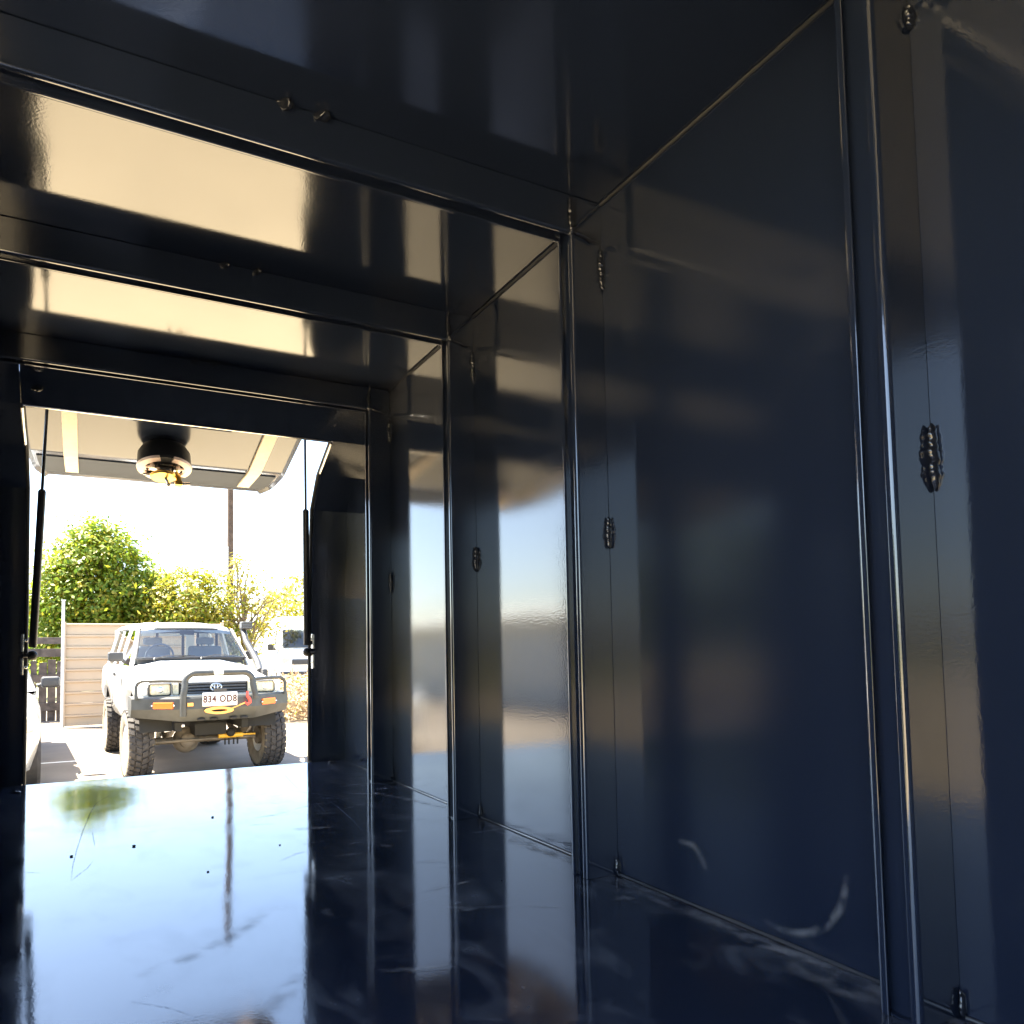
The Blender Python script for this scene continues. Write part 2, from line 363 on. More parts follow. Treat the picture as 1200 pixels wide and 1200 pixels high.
for i, y in enumerate(YR):
    b = post_mesh(XR - .0008, -1, y, .001, ZC - .0008); b.build('wall_rib', M['tube'], canopy, angle=32)
    if i >= 4:
        b = post_mesh(XL + .0008, 1, y, .001, ZC - .0008); b.build('wall_rib', M['tube'], canopy, angle=32)
    b = MB(); x0 = XL + (D + .0005 if i >= 4 else .001)
    b.loft([[(x, y + .0004 + u * .984, ZC - .0008 - v) for u, v in channel(WT, D - .0008)] for x in (x0, XR - D - .0005)], 0, True); b.build('roof_rib', M['tube'], canopy, angle=32)

# sealed joints wall/roof and wall/floor, broken at the ribs
ends = [-1.6] + [v for y in YR for v in (y, y + WT)] + [2.32]
for k in range(0, len(ends), 2):
    a, c = ends[k] + .002, ends[k + 1] - .002
    b = MB(); n = 24
    pts = [(XR - .0022 + .0004 * mnoise.noise(Vector((t * 9, 1, 0))), a + (c - a) * t, ZC - .0022) for t in np.linspace(0, 1, n)]
    b.tube(pts, [.0034 + .0005 * mnoise.noise(Vector((t * 31, 4, 2))) for t in np.linspace(0, 1, n)], 8); b.build('joint_sealant', M['seal'], canopy)
    c2 = c if k < len(ends) - 2 else 2.70
    b = MB(); pts = [(XR - .0016, a + (c2 - a) * t, .0016) for t in np.linspace(0, 1, n)]
    b.tube(pts, [.0026 + .0012 * mnoise.noise(Vector((t * 41, 8, k))) for t in np.linspace(0, 1, n)], 8); b.build('joint_sealant', M['seal'], canopy)

# weld beads
def bead(p0, p1, r, n, wob=.15, seed=0):
    p0 = Vector(p0); p1 = Vector(p1); ax = (p1 - p0); L = ax.length; ax.normalize()
    ref = Vector((0, 0, 1)) if abs(ax.z) < .9 else Vector((0, 1, 0))
    a = ax.cross(ref).normalized(); c = ax.cross(a); rings = []
    m_ = n * 5; rw = random.Random(int(seed * 997) + n); amp = [rw.uniform(.75, 1.25) for _ in range(n + 2)]; sh = [rw.uniform(-.3, .3) for _ in range(n + 2)]; sl = [rw.uniform(.5, 1.3) for _ in range(n + 2)]
    for i in range(m_ + 1):
        t = i / m_; q = i / 5; k0 = int(q); fr = q - k0
        env = min(1, math.sin(math.pi * min(1, max(0, t * .94 + .03))) ** .4)
        A = amp[k0] * (1 - fr) + amp[k0 + 1] * fr; S = sh[k0] * (1 - fr) + sh[k0 + 1] * fr; SL = sl[k0] * (1 - fr) + sl[k0 + 1] * fr
        rr = r * env * A * (.86 + .20 * abs(math.sin(math.pi * fr)))
        ring = []
        for k in range(14):
            an = 2 * math.pi * k / 14; d2 = a * math.cos(an) * 1.25 + c * math.sin(an) * .85
            nz = 1 + wob * .6 * mnoise.noise(Vector((t * n * 1.3, an * 1.2, seed)))
            ring.append(p0 + ax * (L * t - SL * r * abs(math.sin(an / 2 + S)) ** 1.5) + a * S * r * .6 + d2 * max(rr * nz, 1e-4))
        rings.append(ring)
    b = MB(); b.loft(rings, 0, True); return b.build('weld_bead', M['weld'], canopy, angle=75, wn=False)
for (y, z0, z1, r) in ((.509, .636, .712, .0068), (1.106, .642, .703, .0062), (1.640, .655, .717, .006), (2.232, .645, .712, .006)):
    bead((XR - .004, y - .004, z0), (XR - .004, y - .004, z1), r, 8, .3, y)
for y in YR[3:]:
    bead((XR - .003, y - .003, ZC - (.18 if y > 1 else .125)), (XR - .003, y - .003, ZC - .095), .0072, 9 if y > 1 else 4, .5, y + 2)
    bead((XR - D, y - .003, ZC - D), (XR - .012, y - .003, ZC - D - .012), .0058, 6, .5, y + 3)
    bead((XR - D - .002, y - .003, ZC - D), (XR - D - .002, y - .003, ZC - .005), .0056, 6, .5, y + 4)
    bead((XR - .004, y - .004, .003), (XR - .004, y - .004, .034), .0055, 4, .4, y + 5)
    bead((XR - D + .001, y - .004, ZC - D + .004), (XR - D + .006, y + .012, ZC - D - .004), .0065, 5, .5, y + 7)
for (y, x0, x1) in ((1.106, .290, .352), (1.640, .282, .356), (2.232, .285, .348)):
    for x in (x0, x1):
        bead((x - .008, y - .005, ZC - .005), (x + .008, y - .005, ZC - .006), .0115, 2, .4, x + y)
for p in ((-.205, 2.60, .006), (.875, 2.690, .006), (.80, 2.405, 1.262), (-.15, 2.40, 1.250)):
    bead((p[0] - .014, p[1], p[2]), (p[0] + .014, p[1], p[2]), .007, 3, .5, p[0])
# strut brackets and a bolted hinge plate on the jamb
for x, s in ((.792, 1), (-.190, -1)):
    b = MB(); b.box((x - .006 + .012 * s, 2.695, .452), (x + .002 + .012 * s, 2.722, .512), 0, .002); b.box((x - .006 + .012 * s, 2.697, .375), (x + .002 + .012 * s, 2.722, .432), 0, .002)
    b.sphere((x + .002 - .008 * s + .012 * s, 2.708, .49), .005); b.sphere((x + .002 - .008 * s + .012 * s, 2.708, .40), .005)
    b.build('strut_bracket', M['chrome'], canopy)
b = MB(); b.tube([(-.146 + .012 * math.cos(a), 2.305, 1.29 + .016 * math.sin(a)) for a in np.linspace(0, 2 * math.pi, 15)[:-1]], .004, 7, closed=True); b.cyl((-.146, 2.305, 1.30), (-.146, 2.315, 1.345), .005); b.build('eye_bolt', M['chrome'], canopy)

# legs that stand on the yard
for (x, y) in ((XL + .02, -1.5), (XR - .02, -1.5), (XL + .02, 2.4), (XR - .02, 2.4)):
    b = MB(); b.box((x - .03, y - .03, GZ + .02), (x + .03, y + .03, -.058), 0, .004); b.box((x - .07, y - .07, GZ + .012), (x + .07, y + .07, GZ + .022)); b.build('support_leg', M['tube'], canopy)

# smears and scratches
def ribbon(name, pts, w, nrm, matn, parent, lift=.0006, taper=True, soft=True):
    P = [Vector(p) for p in pts]; n = len(P); nrm = Vector(nrm)
    # resample
    segs = []; 
    for i in range(n - 1):
        for t in np.linspace(0, 1, 6)[:-1]: segs.append(P[i].lerp(P[i + 1], t))
    segs.append(P[-1]); P = segs; n = len(P)
    vs_ = []; fade = []
    cols = (-1, -.45, 0, .45, 1)
    for i in range(n):
        t = (P[min(i + 1, n - 1)] - P[max(i - 1, 0)]).normalized(); sd_ = t.cross(nrm)
        e = math.sin(math.pi * (i + .3) / (n - .4)) ** .6 if taper else 1
        for c in cols:
            vs_.append(P[i] + sd_ * c * w * (.6 + .4 * e) + nrm * lift); fade.append(max(0, e * (1 - abs(c)) if soft else e))
    k = len(cols)
    fs = [(i * k + q, i * k + q + 1, (i + 1) * k + q + 1, (i + 1) * k + q) for i in range(n - 1) for q in range(k - 1)]
    b = MB(); b.add(vs_, fs); o = b.build(name, M[matn], parent, angle=0, recalc=False)
    at = o.data.attributes.new('fade', 'FLOAT', 'POINT'); at.data.foreach_set('value', [float(v) for v in fade]); return o
F3 = lambda L: [(x, y, 0) for x, y in L]
for L, w in (([(.062, 2.436), (.022, 2.317), (.006, 2.167), (-.008, 1.996), (-.02, 1.804), (-.026, 1.664), (-.027, 1.555)], .0022),
             ([(-.026, 1.56), (-.014, 1.595), (.001, 1.631), (.014, 1.691)], .0018), ([(.012, 1.957), (.017, 1.808)], .002),
             ([(-.12, 1.668), (-.085, 1.644)], .002), ([(.648, 2.147), (.645, 1.945), (.63, 1.78), (.605, 1.6)], .0022), ([(.607, 2.03), (.591, 1.855)], .002),
             ([(.646, 2.589), (.615, 2.242)], .0016), ([(.05, .993), (.097, .949), (.123, .913)], .0012), ([(.58, 2.25), (.70, 2.05)], .002), ([(.60, 2.1), (.73, 2.02)], .003)):
    ribbon('scratch', F3(L), w, (0, 0, 1), 'scratch', canopy)
for L, w in (([(.485, 1.479), (.545, 1.474)], .012), ([(.414, 1.317), (.457, 1.353), (.481, 1.322)], .010), ([(.368, 1.191), (.371, 1.167), (.385, 1.151)], .012),
             ([(.59, 1.525), (.625, 1.49)], .014), ([(.831, 1.001), (.866, .998), (.868, .968)], .014), ([(.064, 1.06), (.11, 1.081), (.174, 1.113), (.237, 1.173), (.296, 1.25)], .02),
             ([(.198, .88), (.227, .913), (.266, .973)], .02), ([(.66, 1.62), (.72, 1.60)], .012), ([(.45, 1.60), (.50, 1.61)], .012), ([(.46, 1.75), (.56, 1.72)], .02),
             ([(.92, .68), (.915, .85), (.90, 1.02)], .02), ([(.90, .55), (.88, .62), (.89, .70)], .03), ([(.93, 1.15), (.90, 1.3), (.88, 1.42)], .025), ([(.93, 1.7), (.86, 1.95), (.80, 2.1)], .02)):
    ribbon('smear', F3(L), w, (0, 0, 1), 'smear', canopy)
rs = random.Random(5)
for q in range(26):
    x = rs.uniform(.40, .90); y = rs.uniform(.85, 2.3); a = rs.uniform(-.6, .6); L_ = rs.uniform(.02, .07)
    ribbon('smear', [(x - L_ * math.cos(a), y - L_ * math.sin(a), 0), (x, y + rs.uniform(-.012, .012), 0), (x + L_ * math.cos(a), y + L_ * math.sin(a), 0)], rs.uniform(.004, .012), (0, 0, 1), 'smear', canopy, lift=.0007 + q * .00002)
for q in range(16):
    x = rs.uniform(-.05, .72); y = rs.uniform(.85, 2.5); a = rs.uniform(-.5, .5); L_ = rs.uniform(.05, .2)
    ribbon('scratch', [(x - L_ * math.cos(a), y - L_ * math.sin(a), 0), (x, y + rs.uniform(-.01, .01), 0), (x + L_ * math.cos(a), y + L_ * math.sin(a), 0)], rs.uniform(.0005, .0012), (0, 0, 1), 'scratch', canopy, lift=.0012 + q * .00002)
for q in range(14):      # dust gathered along the foot of the wall
    y = .45 + q * .085 + rs.uniform(-.03, .03); L_ = rs.uniform(.04, .10)
    ribbon('smear', [(XR - rs.uniform(.01, .03), y - L_, 0), (XR - rs.uniform(.012, .05), y, 0), (XR - rs.uniform(.01, .03), y + L_, 0)], rs.uniform(.008, .022), (0, 0, 1), 'smear', canopy, lift=.0016 + q * .00002)
ribbon('smear', [(XR, y, z) for y, z in ((.643, .128), (.646, .104), (.656, .074), (.676, .048), (.70, .030), (.728, .020), (.756, .018), (.782, .026))], .008, (-1, 0, 0), 'smear', canopy)
ribbon('smear', [(XR, y, z) for y, z in ((.947, .102), (.914, .103), (.896, .086), (.886, .067))], .009, (-1, 0, 0), 'smear', canopy)
# bits of swarf on the floor
for (x, y, r) in ((-.03, 1.742, .004), (.098, 1.766, .0045), (.305, 1.974, .004), (.222, 1.492, .0028), (.40, 1.62, .0025), (.72, 1.18, .0022)):
    b = MB(); b.sphere((x, y, r * .4), r, 0, 7, 5, (1, .7, .5)); b.build('grit', M['dark'], canopy)

# raised rear hatch, its stiffeners; struts
hatch = MB()
hx = lambda y: .692 + .052 * min(1, (y - 2.55) / .72)
HZ = lambda y: 1.272 - .14 * (min(y, 2.93) - 2.42) + .045 * max(0, y - 2.93)
rings = []
ysr = [2.42, 2.6, 2.8, 2.91, 2.93, 2.95, 3.1, 3.18, 3.26, 3.31, 3.335]
low, upp = [], []
for y in ysr:
    e = max(0, (y - 3.18) / .155); c = .04 * e * e
    xl = -.205 + c; xr = hx(y) + .012 - c
    z = HZ(y) - .0 - .012 * e * e
    rings.append([(xl - .012, y, z - .012), (xl, y, z), ((xl + xr) / 2, y, z), (xr, y, z), (xr + .012, y, z - .012), (xr + .016, y, z + .035), (xl - .016, y, z + .035)])
hatch.loft(rings, 0, True)
hob = hatch.build('hatch_door', M['hatch'], canopy, angle=35, wn=False)
def hpart(mb, name, m, **kw): return mb.build(name, m, hob, off=canopy['_off'], **kw)
def bar(x0a, x1a, x0b, x1b, ya, yb):
    v = []
    for t in (0, .25, .5, .56, .6, .64, .8, 1):
        y = ya + (yb - ya) * t; a = x0a + (x0b - x0a) * t; c = x1a + (x1b - x1a) * t; z = HZ(y)
        v.append([(a, y, z - .001), (a, y, z - .012), (c, y, z - .012), (c, y, z - .001)])
    m_ = MB(); m_.loft(v, 0, True); return m_
hpart(bar(-.093, -.046, -.099, -.050, 2.49, 3.25), 'stiffener_bar', M['palebar'], angle=20)
hpart(bar(.574, .622, .607, .660, 2.49, 3.255), 'stiffener_bar', M['palebar'], angle=20)
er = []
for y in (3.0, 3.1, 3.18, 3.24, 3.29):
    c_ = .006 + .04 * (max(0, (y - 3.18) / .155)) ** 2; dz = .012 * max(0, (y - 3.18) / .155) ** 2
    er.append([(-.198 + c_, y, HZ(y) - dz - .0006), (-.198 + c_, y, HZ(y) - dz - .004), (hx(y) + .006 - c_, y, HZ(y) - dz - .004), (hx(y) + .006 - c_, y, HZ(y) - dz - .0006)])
b = MB(); b.loft(er, 0, True); hpart(b, 'painted_reflection_band', M['hatchreflection'], angle=20)  # dark reflection across the far underside, laid on as a thin strip
b = MB(); b.box((-.18, 2.43, 1.245), (.68, 2.47, 1.2635), 0, .004); hpart(b, 'hinge_flange', M['tube'])
b = MB(); b.box((.06, 2.51, 1.240), (.46, 2.57, 1.2525), 0, .003); hpart(b, 'latch_plate', M['tube'])

for x0, x1 in ((-.176, -.135), (.785, .735)):
    a = Vector((x0, 2.735, .440)); c = Vector((x1, 2.575, 1.272)); m0 = a.lerp(c, .655)
    b = MB(); b.cyl(a + (c - a) * .035, m0, .0125, 16); b.cyl(m0, m0 + (c - a) * .008, .0125, 16, 0, .008)
    st = b.build('gas_strut', M['strutblack'], canopy)
    b = MB(); b.cyl(m0, c, .0052, 12); b.build('strut_rod', M['rod'], st, off=canopy['_off'])
    b = MB(); b.sphere(c, .013, 0, 12, 8); b.build('ball_end', M['rubber'], st, off=canopy['_off'])
    b = MB(); b.sphere(a, .017, 0, 12, 8); b.build('ball_end', M['rubber'], st, off=canopy['_off'])
    b = MB(); b.cyl(a + Vector((.03 if x0 > 0 else -.03, -.01, 0)), a, .008); b.build('ball_stud', M['rod'], st, off=canopy['_off'])

# round fitting under the hatch
LX, LY = .246, 2.77
fit = empty('hatch_fitting', (LX, LY, 1.03), 0, 'round black drum fitting with pale ring and brass centre hanging under the raised hatch', 'fitting')
fit['_off'] = (LX, LY, 1.03)
TI = Matrix.Translation((LX, LY, 1.205)) @ Matrix.Rotation(rad(-12), 4, 'X') @ Matrix.Scale(.90, 4)
def T(mb): mb.v = [(TI @ Vector(p))[:] for p in mb.v]; return mb
b = MB(); b.lathe([(.001, .012), (.060, .012), (.090, .004), (.104, -.020), (.107, -.075), (.100, -.082), (.092, -.078), (.090, -.03), (.001, -.026)], (0, 0, 0), 'z', 40); T(b).build('drum', M['strutblack'], fit)
b = MB(); b.box((-.020, -.020, .0), (.020, .020, .035), 0, .003); T(b).build('mount_stem', M['strutblack'], fit)
for a0, a1, mn in ((50, 130, 'plate'), (145, 255, 'pink'), (-75, 35, 'pink')):
    b = MB(); rings = []
    for a in np.linspace(rad(a0), rad(a1), 14):
        ci, si = math.cos(a), math.sin(a)
        rings.append([(ci * r, si * r, z) for r, z in ((.080, -.091), (.107, -.088), (.110, -.078), (.080, -.080))])
    b.loft(rings, 0, True); T(b).build('rim_segment', M[mn], fit)
for s in (-1, 1):
    b = MB(); b.box((s * .075 - .022, -.012, -.088), (s * .075 + .022, .022, -.080), 0, .002); T(b).build('shoe_plate', M['pink'], fit)
    b = MB(); b.sphere((s * .066, .004, -.090), .006, 0, 8, 6); T(b).build('rivet', M['dark'], fit)
    b = MB(); b.lathe([(.001, -.105), (.014, -.105), (.016, -.075), (.001, -.07)], (s * .045, -.03, 0), 'z', 14); T(b).build('spring_cap', M['chrome'], fit)
b = MB(); b.box((-.028, -.028, -.115), (.034, .012, -.075), 0, .003); T(b).build('lock_case', M['plastic'], fit)
b = MB(); b.box((-.034, -.044, -.120), (.024, -.028, -.098), 0, .002); b.box((-.02, -.05, -.092), (.03, -.026, -.082), 0, .002); T(b).build('lock_bar', M['chrome'], fit)
b = MB(); b.lathe([(.001, -.122), (.030, -.122), (.050, -.128), (.052, -.134), (.048, -.139), (.020, -.142), (.001, -.142)], (-.008, -.028, 0), 'z', 32); T(b).build('brass_disc', M['brass'], fit)
b = MB(); b.tube([(.0, -.03, -.14), (.008, -.032, -.155), (.012, -.032, -.168)], .006, 8); b.sphere((.012, -.032, -.170), .009); T(b).build('spindle', M['chrome'], fit)
b = MB(); b.tube([(.042, -.028, -.11), (.052, -.03, -.135), (.052, -.03, -.155)], [.009, .011, .013], 10); b.box((.036, -.042, -.170), (.066, -.014, -.152), 0, .003); T(b).build('brass_elbow', M['brass'], fit)
b = MB(); b.cyl((.066, -.028, -.160), (.096, -.028, -.156), .006); T(b).build('pin', M['chrome'], fit)
b = MB(); b.cyl((-.085, -.028, -.128), (-.058, -.028, -.130), .005); T(b).build('pin', M['chrome'], fit)

# ================================================================== THE LIFTED UTE
ute = empty('pickup_truck', (1.325, 9.50, GZ + .016), rad(4.2), 'white lifted four wheel drive ute with black bull bar, muddy tyres and plate 834 OD8', 'ute')
def mir(half): return half + [(-x, z) for x, z in half[::-1] if x > 1e-6]
def sect(y, zc, zs, xs_, xm, zb):
    h = [(0, zc), (xs_ * .5, zc - .004), (xs_ * .85, zs + .018), (xs_, zs - .008), ((xs_ + xm) / 2 + .012, zs - .045), (xm, zs - .14), (xm + .004, .90), (xm - .012, .78), (xm - .05, zb), (0, zb)]
    return [(x, y, z) for x, z in mir(h)]
def boolean(ob, cutters):
    for c in cutters:
        md = ob.modifiers.new('b', 'BOOLEAN'); md.operation = 'DIFFERENCE'; md.object = c; md.solver = 'EXACT'
    dg = bpy.context.evaluated_depsgraph_get(); me = bpy.data.meshes.new_from_object(ob.evaluated_get(dg))
    ob.modifiers.clear(); old = ob.data; ob.data = me; me.name = old.name
    for c in cutters: bpy.data.objects.remove(c)
    me.polygons.foreach_set('use_smooth', [True] * len(me.polygons)); me.set_sharp_from_angle(angle=rad(35))
st = [(-.64, 1.085, 1.06, .70, .755, .78), (-.60, 1.115, 1.085, .725, .785, .74), (-.50, 1.14, 1.11, .74, .815, .70), (-.2, 1.175, 1.145, .75, .84, .66), (.3, 1.245, 1.195, .755, .845, .62),
      (.70, 1.305, 1.235, .765, .84, .60), (.95, 1.30, 1.245, .77, .84, .58), (2.0, 1.26, 1.25, .775, .84, .58), (3.0, 1.26, 1.25, .775, .84, .62), (3.74, 1.26, 1.25, .77, .825, .70)]
b = MB(); b.loft([sect(*s) for s in st], 0, True)
body = b.build('body', [M['paint']], ute, angle=35)
cut = []
for y in (0, 2.85):
    for s in (-1, 1):
        c = MB(); c.cyl((s * .42, y, .47), (s * 1.1, y, .47), .53, 40); co = c.build('cut', M['dark']); co.matrix_world = Matrix.Identity(4); cut.append(co)
# booleans are evaluated with the body still at the origin
sv = (ute.location.copy(), ute.rotation_euler.copy()); ute.location = (0, 0, 0); ute.rotation_euler = (0, 0, 0); bpy.context.view_layer.update()
boolean(body, cut); ute.location, ute.rotation_euler = sv
for y in (0, 2.85):
    for s in (-1, 1):
        b = MB(); rings = []
        for a in np.linspace(rad(5), rad(175), 15): rings.append([(s * x, y + .525 * math.cos(a), .47 + .525 * math.sin(a)) for x in (.44, .80)])
        b.loft(rings, 0, False, False); b.build('wheel_arch_liner', M['dark'], ute)
# roof and canopy top
b = MB()
def rsec(y, zr, xw):
    h = [(0, zr), (xw * .6, zr - .008), (xw * .9, zr - .035), (xw, zr - .085), (xw - .01, zr - .11), (0, zr - .06)]
    return [(x, y, z) for x, z in mir(h)]
b.loft([rsec(1.17, 1.775, .625), rsec(1.25, 1.80, .64), rsec(1.6, 1.835, .65), rsec(2.05, 1.845, .655), rsec(2.15, 1.875, .66), rsec(3.55, 1.885, .655), rsec(3.72, 1.85, .64)], 0, True)
b.build('roof', M['paint'], ute, angle=40)
# pillars
def side(x0, z0, x1, z1): return lambda t: (x0 + (x1 - x0) * t, z0 + (z1 - z0) * t)
def pillar(s, ya, yb, yta, ytb, th=.03):
    z0, z1, x0, x1 = 1.23, 1.745, .795, .648
    r0 = [(s * x0, ya, z0), (s * x0, yb, z0), (s * (x0 - th), yb, z0), (s * (x0 - th), ya, z0)]
    r1 = [(s * x1, yta, z1), (s * x1, ytb, z1), (s * (x1 - th), ytb, z1), (s * (x1 - th), yta, z1)]
    m_ = MB(); m_.loft([r0, r1], 0, True); return m_.build('pillar', M['paint'], ute, angle=20)
for s in (-1, 1):
    pillar(s, .70, .80, 1.20, 1.27, .04); pillar(s, 1.80, 2.02, 1.78, 2.0); pillar(s, 2.64, 2.76, 2.62, 2.74); pillar(s, 3.50, 3.73, 3.42, 3.66)
    for (a, c, ta, tc_) in ((.80, 1.80, 1.27, 1.78), (2.02, 2.64, 2.0, 2.62), (2.76, 3.50, 2.74, 3.42)):
        m_ = MB(); m_.quad((s * .781, a, 1.24), (s * .781, c, 1.24), (s * .638, tc_, 1.74), (s * .638, ta, 1.74)); m_.build('side_window', M['tint'], ute, angle=0)
# windscreen
ws = [(-.715, .715, 1.318), (.715, .715, 1.318), (.612, 1.205, 1.735), (-.612, 1.205, 1.735)]
b = MB()
n = 9; rowsw = []
for t in np.linspace(0, 1, 6):
    l = Vector(ws[0]).lerp(Vector(ws[3]), t); r = Vector(ws[1]).lerp(Vector(ws[2]), t); rowsw.append([tuple(l.lerp(r, q) + Vector((0, -.05 * (1 - (2 * q - 1) ** 2), .01 * (1 - (2 * q - 1) ** 2)))) for q in np.linspace(0, 1, n)])
b.loft(rowsw, 0, False, False); b.build('windscreen', M['glass'], ute)
b = MB(); ring = rowsw[0] + [rw[-1] for rw in rowsw[1:-1]] + rowsw[-1][::-1] + [rw[0] for rw in rowsw[1:-1]][::-1]
b.tube(ring, .013, 6, 0, closed=True); b.build('windscreen_rubber', M['rubber'], ute)
for x0, x1 in ((-.52, .02), (.08, .56)):
    b = MB(); b.tube([(x0 + .02, .655, 1.325), (x0 + .2, .675, 1.362), (x1, .70, 1.352)], .007, 6); b.tube([(x0 + .02, .655, 1.325), (x0 + .01, .64, 1.31)], .012, 6); b.build('wiper', M['plastic'], ute)
# cabin
b = MB(); b.box((-.72, .82, 1.262), (.72, 2.0, 1.270)); b.build('cabin_floor', M['dark'], ute)
b = MB(); b.prism([(.80, 1.26), (1.12, 1.26), (1.10, 1.30), (.98, 1.345), (.80, 1.325)], 'x', -.70, .70); b.build('dashboard', M['plastic'], ute)
b = MB(); b.tube([(-.36 + .18 * math.cos(a), 1.17 - .05 * math.sin(a), 1.35 + .17 * math.sin(a)) for a in np.linspace(0, 2 * math.pi, 25)[:-1]], .014, 8, closed=True); b.tube([(-.53, 1.17, 1.35), (-.36, 1.16, 1.35), (-.19, 1.17, 1.35)], .016, 6); b.build('steering_wheel', M['cloth'], ute)
for x in (-.37, .37):
    b = MB(); b.box((x - .24, 1.66, 1.26), (x + .24, 1.80, 1.50), 0, .04, 3); se = b.build('seat', M['cloth'], ute)
    b = MB(); b.box((x - .13, 1.68, 1.52), (x + .13, 1.77, 1.63), 0, .03, 3); b.cyl((x - .05, 1.72, 1.48), (x - .05, 1.72, 1.54), .008); b.cyl((x + .05, 1.72, 1.48), (x + .05, 1.72, 1.54), .008); b.build('headrest', M['cloth'], se)
b = MB()
for x in (-.60, -.27, .10, .32, .60): b.box((x - .018, 1.975, 1.26), (x + .018, 2.0, 1.76))
b.box((-.62, 1.975, 1.70), (.62, 2.0, 1.775)); b.box((-.66, 1.975, 1.255), (.66, 2.0, 1.33)); b.build('rear_window_frame', M['plastic'], ute)
b = MB(); b.box((-.06, 1.16, 1.655), (.14, 1.18, 1.72), 0, .01); b.build('rear_view_mirror', M['plastic'], ute)
b = MB()
for x0, x1 in ((-.64, -.5), (.5, .64)): b.box((x0, 3.68, 1.25), (x1, 3.70, 1.79))
b.box((-.5, 3.68, 1.70), (.5, 3.70, 1.79)); b.build('tail_frame', M['paint'], ute)
b = MB(); b.quad((-.5, 3.69, 1.25), (.5, 3.69, 1.25), (.5, 3.69, 1.70), (-.5, 3.69, 1.70)); b.build('tail_window', M['tint'], ute, angle=0)
# mirrors, handles
for s in (-1, 1):
    b = MB(); b.box((s * 0.90 - .10, .93, 1.295), (s * 0.90 + .09, 1.02, 1.415), 0, .025, 3); b.tube([(s * .79, 1.0, 1.29), (s * .86, .99, 1.33)], .022, 8); b.build('door_mirror', M['plastic'], ute)
b = MB(); b.box((-.862, 1.62, 1.13), (-.838, 1.76, 1.165), 0, .005); b.build('door_handle', M['plastic'], ute)
for yy in (.86, 1.9):
    b = MB(); b.box((-.8485, yy, .70), (-.842, yy + .008, 1.12)); b.build('door_gap', M['dark'], ute)
# front fascia
for s in (-1, 1):
    b = MB(); b.box((s * .605 - .125, -.685, .945), (s * .605 + .125, -.60, 1.095), 0, .02, 3); hl = b.build('headlight', M['plastic'], ute)
    b = MB(); b.box((s * .605 - .108, -.698, .96), (s * .605 + .108, -.675, 1.08), 0, .022, 3); b.build('headlight_lens', M['lampglass'], hl)
    b = MB(); b.sphere((s * .605, -.690, 1.02), .045, 0, 14, 8, (1, .35, 1)); b.build('headlight_bulb', M['chrome'], hl)
    b = MB(); b.box((s * .432 - .034, -.675, .955), (s * .432 + .034, -.61, 1.085), 0, .01, 2); b.build('parking_lamp', M['lampglass'], ute)
    b = MB(); b.box((s * .775 - .035, -.660, .955), (s * .775 + .035, -.58, 1.085), 0, .012, 2); b.build('corner_lamp', M['plate'], ute)
b = MB(); b.box((-.39, -.655, .955), (.39, -.628, 1.085)); b.box((-.40, -.668, .955), (-.38, -.63, 1.085)); b.box((.38, -.668, .955), (.40, -.63, 1.085))
gr = b.build('grille', M['dark'], ute)
for z in (.972, 1.008, 1.044, 1.078):
    b = MB(); b.box((-.38, -.672, z - .011), (.38, -.65, z + .011), 0, .004); b.build('grille_slat', M['grille'], gr)
b = MB(); b.box((-.72, -.655, 1.088), (.72, -.60, 1.118), 0, .008); b.box((-.72, -.66, .90), (.72, -.60, .948), 0, .01); b.build('fascia_panel', M['paint'], ute)
def oval(cx, cz, rx, rz, r, y=-.690): return [(cx + rx * math.cos(a), y, cz + rz * math.sin(a)) for a in np.linspace(0, 2 * math.pi, 29)[:-1]]
b = MB(); b.tube(oval(.02, 1.03, .062, .043, 0), .009, 6, closed=True); b.tube(oval(.02, 1.030, .020, .040, 0), .006, 6, closed=True); b.tube(oval(.02, 1.048, .042, .020, 0), .006, 6, closed=True); b.build('emblem', M['chrome'], gr)
# bull bar
def bbar(x):
    a = abs(x); yf = -.98 + .0 * a if a < .42 else -.98 + (a - .42) * .68
    zt = .93; zb = .70 if a < .40 else .70 + (a - .40) * .10
    return [(x, yf + .015, zt + .01), (x, yf, zt - .01), (x, yf - .012, .80), (x, yf + .02, zb + .02), (x, yf + .07, zb - .045), (x, yf + .30, zb - .03), (x, yf + .30, zt + .01)]
b = MB(); b.loft([bbar(x) for x in (-.905, -.88, -.66, -.43, -.40, 0, .40, .43, .66, .88, .905)], 0, True); bull = b.build('bull_bar', M['steel'], ute, angle=25)
def sub(mb, name, m, **kw): return mb.build(name, m, bull, **kw)
def arc(c, r, a0, a1, n=7, y=0):
    return [(c[0] + r * math.cos(a), y, c[1] + r * math.sin(a)) for a in np.linspace(a0, a1, n)]
path = [(-.405, -.985, .72), (-.405, -.985, .95), (-.385, -.97, 1.06)] + arc((-.27, 1.095), .115, math.pi * .95, math.pi / 2, 6, -.96) + arc((.27, 1.095), .115, math.pi / 2, math.pi * .05, 6, -.96) + [(.385, -.97, 1.06), (.405, -.985, .95), (.405, -.985, .90)]
b = MB(); b.tube(path, .037, 12); sub(b, 'centre_hoop', M['steel'])
